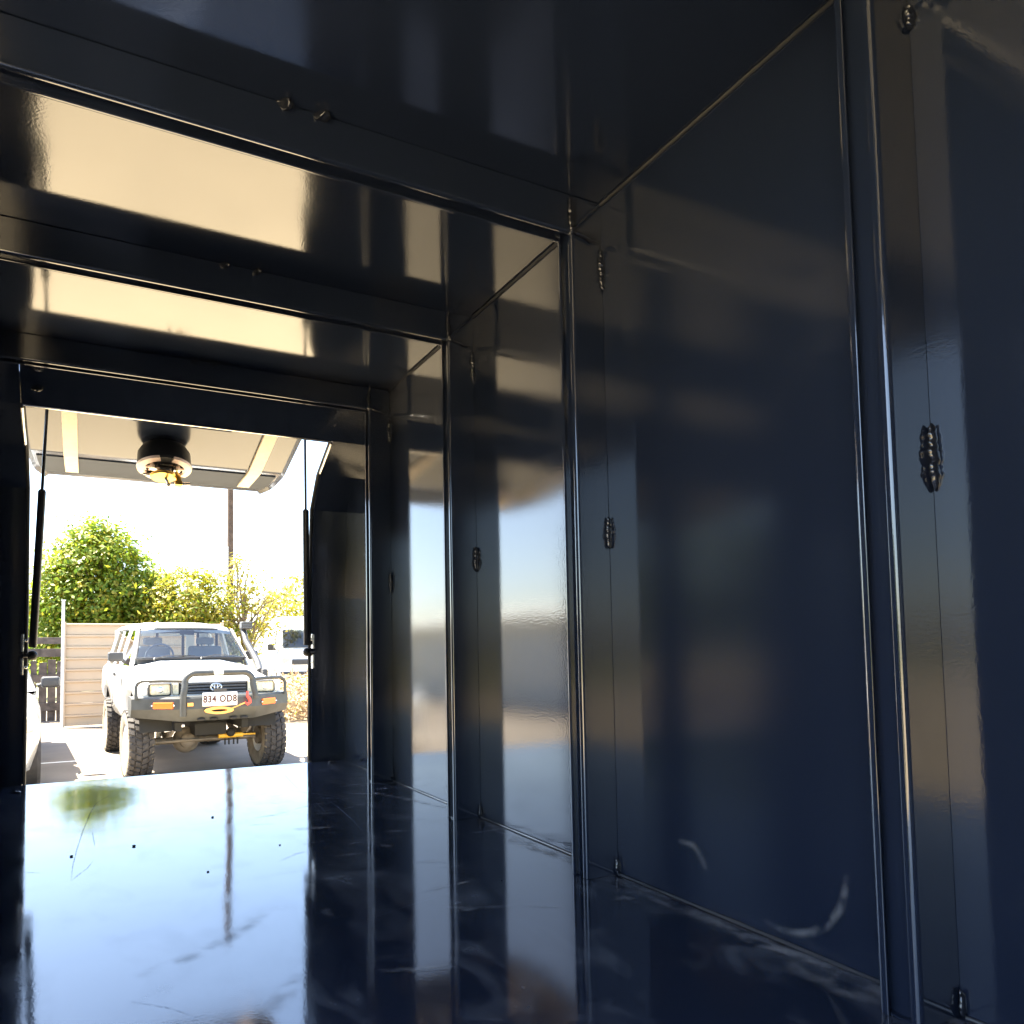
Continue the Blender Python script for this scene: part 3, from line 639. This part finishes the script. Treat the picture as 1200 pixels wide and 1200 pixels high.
for s in (-1, 1):
    pt = [(s * .86, -.70, .92), (s * .862, -.69, 1.06), (s * .845, -.69, 1.10), (s * .80, -.70, 1.125), (s * .6, -.80, 1.13), (s * .40, -.94, 1.125)]
    b = MB(); b.tube(pt, .021, 10); sub(b, 'side_hoop', M['steel'])
    ang = math.atan2(.68, 1) * s
    R = Matrix.Translation((s * .60, -.98 + (.60 - .42) * .68 - .018, .845)) @ Matrix.Rotation(ang, 4, 'Z')
    b = MB(); b.box((-.115, -.014, -.036), (.115, .03, .036), 0, .008, 2, R); ind = sub(b, 'indicator', M['amber'])
    b = MB()
    for q in (-.128, .128): b.sphere((R @ Vector((q, -.008, 0))), .011, 0, 8, 6)
    sub(b, 'screw_head', M['chrome'])
R = Matrix.Translation((-.01, -1.031, .905)) @ Matrix.Rotation(rad(90), 4, 'X')
b = MB(); b.box((-.205, -1.030, .828), (.185, -1.022, .985), 0, .003, 1); b.text('834 OD8', .112, R, 1, .003, .80); sub(b, 'number_plate', [M['plate'], M['maroon']])
b = MB(); b.box((-.08, -1.02, .985), (.07, -.99, 1.03), 0, .004); sub(b, 'plate_bracket', M['plastic'])
b = MB()
ol = [(-.02 + .16 * math.cos(a) * (1 if abs(math.cos(a)) > .75 else .9), .775 + .042 * math.sin(a)) for a in np.linspace(0, 2 * math.pi, 33)[:-1]]
il = [(-.02 + .092 * math.cos(a), .775 + .014 * math.sin(a)) for a in np.linspace(0, 2 * math.pi, 33)[:-1]]
b.loft([[(x, -1.0, z) for x, z in ol], [(x, -1.05, z) for x, z in ol], [(x, -1.05, z) for x, z in il], [(x, -1.0, z) for x, z in il]], 0, False); sub(b, 'winch_fairlead', M['orange'])
b = MB(); b.box((-.11, -1.004, .760), (.07, -.992, .79)); sub(b, 'fairlead_slot', M['dark'])
b = MB(); b.tube([(.30, -1.03, .985), (.30, -1.035, .93), (.325, -1.04, .89), (.33, -1.04, .855), (.30, -1.04, .83), (.27, -1.04, .855)], [.012, .017, .019, .019, .017, .010], 8); sub(b, 'recovery_hook', M['red'])
b = MB(); b.tube([(.11, -1.045, .79), (.19, -1.05, .82), (.27, -1.04, .85)], .007, 6); sub(b, 'winch_rope', M['orange'])
b = MB(); b.box((-.07, -1.01, 1.19), (.035, -.985, 1.245), 0, .008); sub(b, 'hoop_badge', M['plate'])
b = MB(); b.box((-.365, -1.012, .835), (-.30, -.99, .875), 0, .004); sub(b, 'small_marker', M['orange'])
for x in (-.20, -.06, .16, .29):
    b = MB(); b.sphere((x, -.945, .672), .048, 0, 12, 6, (1, .35, .42)); sub(b, 'recovery_slot', M['dark'])
# snorkel
b = MB(); b.tube([(.80, .30, 1.16), (.84, .55, 1.25), (.83, .72, 1.36), (.78, .95, 1.56), (.79, 1.12, 1.71), (.80, 1.13, 1.74)], [.05, .05, .045, .042, .042, .05], 12); b.box((.80, .18, 1.08), (.88, .45, 1.20), 0, .02); sn = b.build('snorkel', M['plastic'], ute)
b = MB(); b.box((.74, 1.03, 1.735), (.905, 1.17, 1.85), 0, .02, 3); b.build('snorkel_head', M['plastic'], sn)
b = MB()
for z in (1.765, 1.80, 1.835): b.box((.755, 1.022, z - .008), (.89, 1.03, z + .008))
b.build('snorkel_louvre', M['grille'], sn)
# the lift kit: everything above the axles sits higher, the glasshouse a little more
def lift(z): return .085 + (.055 * min(1, max(0, (z - 1.12) / .2)))
seen = set()
for o in [o for c in ute.children for o in [c] + list(c.children) + [q for k in c.children for q in k.children]]:
    if o.type != 'MESH' or o.data.name in seen: continue
    seen.add(o.data.name); front = o.name.split('.')[0] in ('bull_bar', 'centre_hoop', 'side_hoop', 'headlight', 'grille')
    wide = 1.03 if o.name.startswith(('bull_bar', 'side_hoop', 'indicator', 'screw_head')) else 1
    cab = .035 if o.name.split('.')[0] in ('windscreen', 'windscreen_rubber', 'wiper', 'pillar', 'roof', 'side_window', 'snorkel', 'snorkel_head', 'snorkel_louvre', 'seat', 'headrest', 'steering_wheel', 'rear_window_frame', 'dashboard') else 0
    for v in o.data.vertices:
        f = 1 if (v.co.y > -.55 and not front) else 0
        v.co.z += .085 + (lift(v.co.z) - .085) * min(1, max(0, (v.co.y + .5) / 1.0)); v.co.x = v.co.x * max(wide, 1.03) + cab
# running gear
b = MB(); b.cyl((-.70, 0, .43), (.70, 0, .43), .045, 14); b.sphere((-.20, -.02, .43), .165, 0, 18, 12, (1, .75, 1)); b.sphere((-.20, -.14, .43), .10, 0, 14, 8, (1, .5, 1)); b.build('front_axle', M['axle'], ute)
b = MB(); b.cyl((-.62, -.20, .44), (.62, -.20, .44), .019, 10); b.sphere((-.62, -.2, .44), .035); b.sphere((.62, -.2, .44), .035); b.build('tie_rod', M['axle'], ute)
b = MB(); b.cyl((.16, -.235, .475), (.47, -.235, .475), .032, 12); b.cyl((.47, -.235, .475), (.64, -.22, .47), .012); b.build('steering_damper', M['yellow'], ute)
b = MB()
for x in (.24, .29, .35, .40): b.box((x - .008, -.26, .36), (x + .008, -.24, .44))
b.build('damper_bolt', M['dark'], ute)
for s in (-1, 1):
    b = MB()
    for k in range(4): b.tube([(s * .46, -.62 + .05 * k, .60 - .02 * k), (s * .46, 0, .52 - .016 * k), (s * .46, .6 - .05 * k, .58 - .02 * k)], .016, 6)
    b.build('leaf_spring', M['axle'], ute)
    b = MB(); b.cyl((s * .52, .05, .45), (s * .50, .12, .85), .03, 10); b.build('shock_absorber', M['plate'], ute)
    b = MB(); b.box((s * .40 - .04, -.6, .60), (s * .40 + .04, 3.6, .70)); b.build('chassis_rail', M['dark'], ute)
b = MB(); b.cyl((-.70, 2.85, .43), (.70, 2.85, .43), .05, 14); b.sphere((.0, 2.85, .43), .17, 0, 16, 10); b.build('rear_axle', M['axle'], ute)
b = MB(); b.lathe([(.20, -.10), (.36, -.12), (.40, -.06), (.40, .06), (.36, .12), (.20, .10)], (.20, 3.35, .46), 'z', 28); b.lathe([(.001, 0), (.2, 0)], (.20, 3.35, .46), 'z', 28); b.build('spare_tyre', M['tyre'], ute)
b = MB(); b.box((-.16, -.35, .50), (.24, .3, .66), 0, .03); b.sphere((.30, -.3, .52), .06); b.build('sump', M['dark'], ute)
# wheels
def wheel(parent, loc, rz, side_):
    R, Wd = .428, .29
    t = MB(); t.lathe([(.215, -.12), (.24, -.135), (.33, -.148), (.385, -.142), (.405, -.118)], (0, 0, 0), 'x', 40, 0)
    t.lathe([(.405, -.118), (.408, 0), (.405, .118)], (0, 0, 0), 'x', 40, 1)
    t.lathe([(.405, .118), (.385, .142), (.33, .148), (.24, .135), (.215, .12)], (0, 0, 0), 'x', 40, 0)
    w = t.build('wheel', [M['sidewall'], M['tyre']], parent, recalc=True); w.location = loc; w.rotation_euler = (0, 0, rz)
    k = MB(); N = 30
    for q in range(N):
        for row, (x0, x1) in enumerate(((-.146, -.078), (-.068, -.004), (.004, .068), (.078, .146))):
            a = 2 * math.pi * (q + (.5 if row in (1, 3) else 0)) / N; w_ = 2 * math.pi / N * .36; sk = .06 * (1 if row < 2 else -1)
            vs_ = []
            for rr, sh in ((.398, 1.0), (R, .86)):
                for xx, da in ((x0, -w_), (x1, -w_), (x1, w_), (x0, w_)):
                    xm = (x0 + x1) / 2; X = xm + (xx - xm) * sh
                    aa = a + da * sh + sk * (xx - xm) / .035 * .5
                    r2 = rr - (.012 if abs(xx) > .14 else 0) + rng.normal(0, .0015)
                    vs_.append((X, r2 * math.cos(aa), r2 * math.sin(aa)))
            k.add(vs_, [(4, 5, 6, 7), (0, 1, 5, 4), (1, 2, 6, 5), (2, 3, 7, 6), (3, 0, 4, 7)], 0)
    tr = k.build('tread_blocks', M['tyre'], w, angle=0); tr['kind'] = 'stuff'
    s = side_
    r = MB(); r.lathe([(.222, s * .125), (.205, s * .118), (.190, s * .05), (.165, s * .045), (.09, s * .075), (.055, s * .08), (.05, s * .11), (.001, s * .112)], (0, 0, 0), 'x', 32, 0)
    r.lathe([(.216, s * .12), (.205, 0), (.216, -s * .12)], (0, 0, 0), 'x', 32, 0)
    for q in range(8):
        a = 2 * math.pi * q / 8; r.sphere((s * .060, .135 * math.cos(a), .135 * math.sin(a)), .024, 1, 8, 5, (.35, 1, 1))
    r.build('rim', [M['rim'], M['dark']], w)
    h = MB(); h.cyl((-s * .02, 0, 0), (-s * .13, 0, 0), .12, 16); h.build('hub', M['axle'], w)
    return w
for (x, y, rz) in ((-.785, 0, rad(1.5)), (.85, 0, rad(1.5)), (-.74, 2.85, 0), (.74, 2.85, 0)):
    wheel(ute, (x, y, .428), rz, -1 if x < 0 else 1)

# ================================================================== OTHER VEHICLES
def simple_wheel(parent, loc, r, w, s):
    t = MB(); t.lathe([(r * .62, -w / 2), (r * .9, -w / 2 - .005), (r, -w / 2 + .03), (r, w / 2 - .03), (r * .9, w / 2 + .005), (r * .62, w / 2)], (0, 0, 0), 'x', 28); o = t.build('wheel', M['tyre'], parent); o.location = loc
    t = MB(); t.lathe([(r * .63, s * w * .48), (r * .55, s * w * .2), (r * .2, s * w * .3), (.001, s * w * .3)], (0, 0, 0), 'x', 24); t.build('rim', M['galv'], o); return o
# van
van = empty('parked_van', (5.86, 20.0, -.62), rad(-7.1), 'white high van parked nose out on the bank behind the ute', 'van')
def vsec(y, zt, xt, zb=.28, xm=.95, zbelt=1.05):
    h = [(0, zt), (xt * .7, zt - .015), (xt * .95, zt - .06), (xt, zt - .14), (xm, zbelt), (xm, .6), (xm - .03, zb), (0, zb)]
    return [(x, y, z) for x, z in mir(h)]
b = MB(); b.loft([vsec(0, .86, .70, .36, .86, .74), vsec(.08, .98, .80, .30, .93, .84), vsec(.55, 1.16, .82, .28, .95, .98), vsec(1.15, 1.80, .76), vsec(1.6, 2.10, .80), vsec(2.1, 2.20, .82), vsec(4.6, 2.2, .82), vsec(4.8, 2.1, .80)], 0, True); b.build('body', M['vanpaint'], van, angle=35)
b = MB(); b.loft([[(x, y - .012, z) for x, y, z in rr] for rr in ([(-.76, .60, 1.19), (-.4, .54, 1.20), (0, .52, 1.20), (.4, .54, 1.20), (.76, .60, 1.19)], [(-.68, 1.14, 1.74), (-.35, 1.10, 1.77), (0, 1.09, 1.77), (.35, 1.10, 1.77), (.68, 1.14, 1.74)])], 0, False, False); b.build('windscreen', M['vanglass'], van)
b = MB(); b.box((-.55, -.03, .70), (.55, .05, .86), 0, .03); gv = b.build('grille', M['plastic'], van)
for z in (.74, .78, .82):
    b = MB(); b.box((-.5, -.04, z - .008), (.5, -.028, z + .008)); b.build('grille_slat', M['grille'], gv)
for s in (-1, 1):
    b = MB(); b.box((s * .70 - .12, .0, .76), (s * .70 + .12, .12, .92), 0, .03); b.build('headlight', M['lampglass'], van)
    b = MB(); b.box((s * 1.06 - .09, .82, 1.12), (s * 1.06 + .09, .95, 1.32), 0, .03); b.cyl((s * .9, .9, 1.15), (s * 1.0, .9, 1.18), .03); b.build('door_mirror', M['plastic'], van)
    b = MB(); b.quad((s * .955, 1.0, 1.10), (s * .955, 1.9, 1.10), (s * .83, 1.9, 1.75), (s * .83, 1.35, 1.75)); b.build('side_window', M['tint'], van, angle=0)
    for y in (.75, 3.7): simple_wheel(van, (s * .85, y, .33), .33, .2, s)
b = MB(); b.box((-.88, -.06, .36), (.88, .02, .50), 0, .03); b.build('bumper', M['plastic'], van)
# white tray ute on the left
lu = empty('tray_truck', (-1.375, 9.30, GZ + .016), rad(4.5), 'white ute at far left edge with dark door mirror and boxy tray behind its cab', 'ute')
b = MB()
def lsec(y, zc, zs, xs_, xm, zb):
    h = [(0, zc), (xs_ * .6, zc - .01), (xs_, zs), ((xs_ + xm) / 2 + .02, zs - .06), (xm, zs - .22), (xm + .005, .62), (xm - .02, .45), (xm - .08, zb), (0, zb)]
    return [(x, y, z) for x, z in mir(h)]
b.loft([lsec(-.80, .78, .70, .55, .66, .34), lsec(-.70, .92, .86, .66, .78, .28), lsec(-.35, 1.02, .97, .70, .86, .26), lsec(.5, 1.10, 1.06, .72, .885, .30), lsec(.72, 1.14, 1.08, .73, .885, .3), lsec(2.0, 1.12, 1.10, .76, .885, .3)], 0, True); bd = b.build('body', M['paint'], lu, angle=35)
c1 = [];
for s in (-1, 1):
    c = MB(); c.cyl((s * .5, 0, .36), (s * 1.2, 0, .36), .43, 36); c1.append(c.build('cut', M['dark']))
sv = lu.location.copy(); rz_ = lu.rotation_euler.copy(); lu.location = (0, 0, 0); lu.rotation_euler = (0, 0, 0); bpy.context.view_layer.update(); boolean(bd, c1); lu.location = sv; lu.rotation_euler = rz_
b = MB()
def csec(y, zt, xt): return [(x, y, z) for x, z in mir([(0, zt), (xt * .8, zt - .02), (xt, zt - .09), (.84, 1.08), (0, 1.08)])]
b.loft([csec(.65, 1.13, .80), csec(1.25, 1.63, .64), csec(1.5, 1.69, .66), csec(2.0, 1.69, .66)], 0, True); b.build('cab', M['paint'], lu, angle=35)
b = MB(); b.quad((-.70, .66, 1.16), (.70, .66, 1.16), (.60, 1.20, 1.60), (-.60, 1.20, 1.60)); b.build('windscreen', M['tint'], lu, angle=0)
for s in (-1, 1):
    b = MB(); b.quad((s * .842, 1.0, 1.12), (s * .842, 1.85, 1.12), (s * .70, 1.85, 1.58), (s * .70, 1.35, 1.58)); b.build('side_window', M['tint'], lu, angle=0)
    b = MB(); b.box((s * 1.01 - .12, .86, 1.11), (s * 1.01 + .10, .99, 1.25), 0, .035, 3); b.cyl((s * .85, .95, 1.13), (s * .93, .95, 1.16), .025); b.build('door_mirror', M['plastic'], lu)
    b = MB(); b.box((s * .70 - .14, -.76, .70), (s * .70 + .10, -.45, .86), 0, .04, 3); b.build('headlight', M['lampglass'], lu)
    for y in (0, 3.1): simple_wheel(lu, (s * .76, y, .34), .34, .22, s)
b = MB(); b.box((-.84, 2.12, .66), (.84, 5.0, .76), 0, .01); b.box((-.70, 2.12, .76), (.70, 5.0, 1.62), 0, .04, 3); b.build('tray_box', M['paint'], lu)
b = MB(); b.box((-.45, 1.9, .4), (.45, 5.0, .66)); b.build('chassis', M['dark'], lu)

# ================================================================== FENCES AND POLE
fence = empty('sheet_fence', (-.50, 16.6, GZ), 0, 'tan sheet metal fence of horizontal ribbed panels behind the ute', 'fence')
fence['_off'] = (-.50, 16.6, GZ)
FX0, FX1, FY, FZ0 = -.46, 2.72, 16.6, GZ + .05
pitch = 2.16 / 9
for k in range(9):
    z0 = FZ0 + k * pitch; b = MB()
    b.prism([(FY, z0), (FY - .012, z0 + .004), (FY - .012, z0 + pitch - .06), (FY - .055, z0 + pitch - .045), (FY - .055, z0 + pitch - .012), (FY, z0 + pitch - .003)], 'x', FX0, FX1); b.build('fence_panel', M['tan'], fence, angle=20)
for x in (FX0 - .06, 1.2, FX1):
    b = MB(); b.box((x, FY - .07, GZ + .01), (x + .07, FY - .005 if x != 1.2 else FY - .061, GZ + 2.24), 0, .006); b.build('fence_post', M['tanrib'], fence)
gp = MB(); gp.box((-.535, 16.50, GZ + .01), (-.475, 16.56, GZ + 2.68), 0, .006); gp.box((-.55, 16.485, GZ + 2.68), (-.46, 16.575, GZ + 2.70)); gp.box((-.60, 16.44, GZ + .006), (-.41, 16.62, GZ + .03), 0, .004); tag(gp.build('steel_post', M['galv']), 'tall galvanised steel post at the left end of the tan fence', 'post')
df = empty('timber_gate', (-1.5, 18.6, GZ), 0, 'weathered dark timber screen with gaps left of the tan fence', 'screen'); df['_off'] = (-1.5, 18.6, GZ)
random.seed(3)
x = -2.6
while x < -.3:
    w = random.uniform(.10, .17); b = MB(); b.box((x, 18.58 + random.uniform(-.02, .02), GZ + .02), (x + w, 18.63, GZ + 1.45 + random.uniform(-.1, .04)), 0, .006); b.build('board', M['timber'], df); x += w + random.uniform(.01, .05)
for z in (.25, .9, 1.5, 1.8):
    b = MB(); b.box((-2.6, 18.53, GZ + z), (-.3, 18.565, GZ + z + random.uniform(.1, .2)), 0, .006); b.build('rail', M['timber'], df)
for px_ in (-2.55, -1.4, -.42):
    b = MB(); b.box((px_, 18.64, GZ), (px_ + .1, 18.74, GZ + 2.05), 0, .006); b.build('post', M['timber'], df)
pole = MB(); pole.tube([(4.50, 25.4, GZ), (4.50, 25.4, 3), (4.50, 25.4, 9.4)], [.135, .118, .10], 18); po = pole.build('utility_pole', M['pole']); tag(po, 'dark timber utility pole rising behind the trees under the hatch edge', 'pole')
b = MB(); b.cyl((4.39, 25.27, GZ + .3), (4.39, 25.27, 4.2), .025, 8); cp = b.build('cable_conduit', M['galv'], po)

# ================================================================== TREES
def leaf_mesh(name, mats, centers, norms, size, parent, off, mi=None):
    n = len(centers); c = np.asarray(centers); nn = np.asarray(norms) + rng.normal(0, .55, (n, 3)); nn /= np.linalg.norm(nn, axis=1)[:, None]
    t = np.cross(nn, rng.normal(0, 1, (n, 3))); t /= np.linalg.norm(t, axis=1)[:, None]; s = np.cross(nn, t)
    L = (size * rng.uniform(.65, 1.35, n))[:, None]; Wd = L * rng.uniform(.38, .55, n)[:, None]
    P = np.stack([c - t * L, c + s * Wd - t * L * .1 + nn * L * .12, c + t * L, c - s * Wd - t * L * .1 + nn * L * .12], 1).reshape(-1, 3) - np.asarray(off)
    me = bpy.data.meshes.new(name); me.vertices.add(4 * n); me.vertices.foreach_set('co', P.astype(np.float32).ravel())
    me.loops.add(4 * n); me.loops.foreach_set('vertex_index', np.arange(4 * n, dtype=np.int32)); me.polygons.add(n); me.polygons.foreach_set('loop_start', np.arange(0, 4 * n, 4, dtype=np.int32)); me.polygons.foreach_set('loop_total', np.full(n, 4, dtype=np.int32))
    for m_ in mats: me.materials.append(m_)
    if len(mats) > 1: me.polygons.foreach_set('material_index', rng.choice(len(mats), n, p=mi).astype(np.int32))
    me.update(calc_edges=True); me.validate()
    o = bpy.data.objects.new(name, me); COL.objects.link(o); o.parent = parent; o['kind'] = 'stuff'; return o
def tree(label, base, blobs, n, size, mats, mi=None, trunk=.12, group=None, clump=.28, name='leafy_tree', bare=0):
    bx, by, bz = base; root = empty(name, base, 0, label, 'tree', group)
    V = np.array([b_[3] * b_[4] * b_[5] for b_ in blobs]) ** .75; V /= V.sum(); C_ = []; N_ = []
    for bl, sh in zip(blobs, V):
        cx, cy, cz, rx, ry, rz = bl; m_ = int(n * sh); nc = max(10, int(m_ / 42))
        d = rng.normal(0, 1, (nc, 3)); d /= np.linalg.norm(d, axis=1)[:, None]; rr = rng.uniform(.45, 1.0, nc) ** .5
        rr *= 1 + .16 * np.array([mnoise.noise(Vector(q * 2.2 + cx)) for q in d])
        cc = d * rr[:, None] * (rx, ry, rz) + (bx + cx, by + cy, bz + cz)
        k = rng.integers(0, nc, m_); off = rng.normal(0, 1, (m_, 3)) * clump * rng.uniform(.4, 1.1, (nc, 1))[k] * (1, 1, .75)
        C_.append(cc[k] + off); N_.append(d[k] * .6 + (0, 0, .55) + off / clump * .35)
    C_ = np.concatenate(C_); N_ = np.concatenate(N_); keep = C_[:, 2] > bz + .1
    leaf_mesh('crown', [M[q] for q in mats], C_[keep], N_[keep], size, root, base, mi)
    top = max(b_[2] for b_ in blobs)
    b = MB(); b.tube([(0, 0, -.05), (.04, .02, top * .3), (-.03, .05, top * .7), (.02, 0, top)], [trunk, trunk * .85, trunk * .6, trunk * .25], 10)
    b.build('trunk', M['bark'], root)
    rs = random.Random(int(bx * 100)); lim = MB()
    for q in range(10 + bare):
        bl = blobs[q % len(blobs)]; z0 = top * rs.uniform(.2, .75)
        e = Vector((bl[0] + rs.uniform(-.8, .8) * bl[3], bl[1] + rs.uniform(-.8, .8) * bl[4], bl[2] + rs.uniform(-.2, .95) * bl[5]))
        s0 = Vector((0, .03, z0)); mid = s0.lerp(e, .5) + Vector((rs.uniform(-.15, .15), rs.uniform(-.15, .15), rs.uniform(-.1, .2)))
        lim.tube([s0, mid, e], [trunk * .42, trunk * .25, trunk * .08], 6)
        for w in range(2 if bare else 0):
            e2 = e + Vector((rs.uniform(-.5, .5), rs.uniform(-.4, .4), rs.uniform(.1, .7))); lim.tube([mid.lerp(e, .6), e2], [trunk * .12, trunk * .04], 5)
    lim.build('limb', M['bark'], root); return root
tree('large rounded mid green tree behind the tan fence', (.25, 22, GZ), [(0, 0, 3.4, 1.55, 1.5, 1.75), (-.95, -.2, 2.9, 1.0, 1.1, 1.4), (.95, .1, 2.9, 1.0, 1.1, 1.35), (-.15, -.2, 4.35, .95, .95, .85), (.2, -.3, 1.7, 1.8, 1.0, 1.2)], 36000, .072, ('leafgreen', 'leafyellow'), (.72, .28), .16, name='round_tree')
tree('yellow green bushy tree between the round tree and the pole', (2.45, 20.5, GZ), [(0, 0, 2.9, 1.0, .9, 1.15), (-.65, .2, 2.5, .7, .7, .9), (.75, -.1, 2.5, .75, .7, .9), (.1, 0, 1.6, 1.3, .8, .9)], 13000, .066, ('leafyellow', 'leafgreen', 'leafpale'), (.6, .2, .2), .10, name='bushy_tree', clump=.24)
tree('sparse pale tree with bare twigs in front of the utility pole', (4.05, 20.5, GZ + .3), [(-.15, 0, 3.35, .55, .5, .8), (.55, .1, 2.6, .55, .5, .8), (-.85, 0, 2.3, .45, .5, .8), (1.25, .6, 2.65, .5, .5, .45), (-.2, 0, 1.5, .6, .6, .6)], 1900, .07, ('leafpale', 'leafyellow'), (.6, .4), .075, name='sparse_tree', clump=.22, bare=22)
tree('yellow green tree standing behind the white van', (7.6, 25.5, GZ), [(0, 0, 3.3, 1.5, 1.2, 1.4), (-1.5, 0, 2.4, .9, .9, 1.2), (1.3, 0, 2.8, 1.2, 1.0, 1.3)], 3600, .09, ('leafyellow', 'leafpale'), (.6, .4), .11, clump=.3)
tree('dark green tree farther back between the round tree and the pole', (1.6, 28.5, GZ), [(0, 0, 2.4, 2.0, 1.2, 1.6), (-2.6, 0, 2.3, 1.8, 1.2, 1.6)], 7000, .11, ('leafdark', 'leafgreen'), (.6, .4), .16, clump=.35)
tree('broad green tree out of the opening to the right of the yard', (13.5, 14.5, GZ), [(0, 0, 3.4, 2.2, 2.2, 1.8), (-1.2, 1.4, 2.7, 1.6, 1.6, 1.5), (1.2, -1.4, 2.8, 1.7, 1.6, 1.5)], 7000, .12, ('leafgreen', 'leafyellow'), (.7, .3), .18, clump=.35)

# dry brush heap by the van
brush = empty('brush_heap', (4.0, 15.6, GZ + .1), 0, 'heap of dry tan twigs and brush to the right of the ute', 'brush')
tw = MB(); rs = random.Random(11)
for q in range(620):
    cx = rs.gauss(.35, .75); cy = rs.gauss(.2, .45); h = 1.15 * math.exp(-((cx - .3) / 1.3) ** 2)
    p0 = Vector((cx, cy, rs.uniform(-.05, .85 * h))); d = Vector((rs.gauss(0, 1), rs.gauss(0, .6), rs.gauss(.35, .6))).normalized() * rs.uniform(.14, .42)
    tw.tube([p0, p0 + d * .5 + Vector((rs.gauss(0, .03), rs.gauss(0, .03), .02)), p0 + d], [.013, .010, .004], 4, 0, False)
o = tw.build('twigs', M['twig'], brush, recalc=False); o['kind'] = 'stuff'
n = 1500; cx = rng.normal(.35, .7, n); cy = rng.normal(.15, .42, n); hh = 1.05 * np.exp(-((cx - .3) / 1.25) ** 2)
leaf_mesh('dry_leaves', [M['twig'], M['leafpale']], np.stack([cx, cy, rng.uniform(-.05, .9, n) * hh], 1), np.tile((0, -.3, .8), (n, 1)), .05, brush, (0, 0, 0), (.8, .2))

# ================================================================== SHED BESIDE THE YARD (seen only mirrored in the black panels)
shed = empty('workshop_shed', (-8.6, 17, GZ), 0, 'cream clad workshop shed left of the yard, mirrored in the black wall panels', 'shed'); shed['_off'] = (-8.6, 17, GZ)
H = 2.3
b = MB(); b.box((-14, 9.6, GZ), (-8.6, 25, GZ + H)); b.build('wall', M['shed'], shed)
b = MB(); b.prism([(-14.2, GZ + H + .002), (-8.4, GZ + H + .002), (-8.4, GZ + H + .12), (-11.3, GZ + H + .5), (-14.2, GZ + H + .12)], 'y', 9.4, 25.2); b.build('roof', M['shedgrey'], shed)
for y0 in (13.2, 19.0):
    dr = MB(); dr.box((-8.6, y0, GZ + .012), (-8.54, y0 + 3.6, GZ + 1.9)); d_ = dr.build('roller_door', M['shedgrey'], shed)
b = MB(); b.box((-8.6, 11.6, GZ + 1.2), (-8.3, 12.4, GZ + 2.2), 0, .02); b.build('hose_cabinet', M['shedred'], shed)

tree('added unseen green foliage left of the canopy, dims the reflection at the right edge of the black wall', (-4.6, 3.2, GZ), [(0, 0, 1.5, .9, 1.9, 1.4), (-.2, 2.2, 1.4, .9, 1.5, 1.3), (0, -2.2, 1.3, .8, 1.5, 1.2)], 9000, .10, ('leafdark', 'leafgreen'), (.6, .4), .06, name='dimming_foliage', clump=.22)  # added out of view to dim what the near wall reflects
for o in SC.objects:
    if '_off' in o: del o['_off']
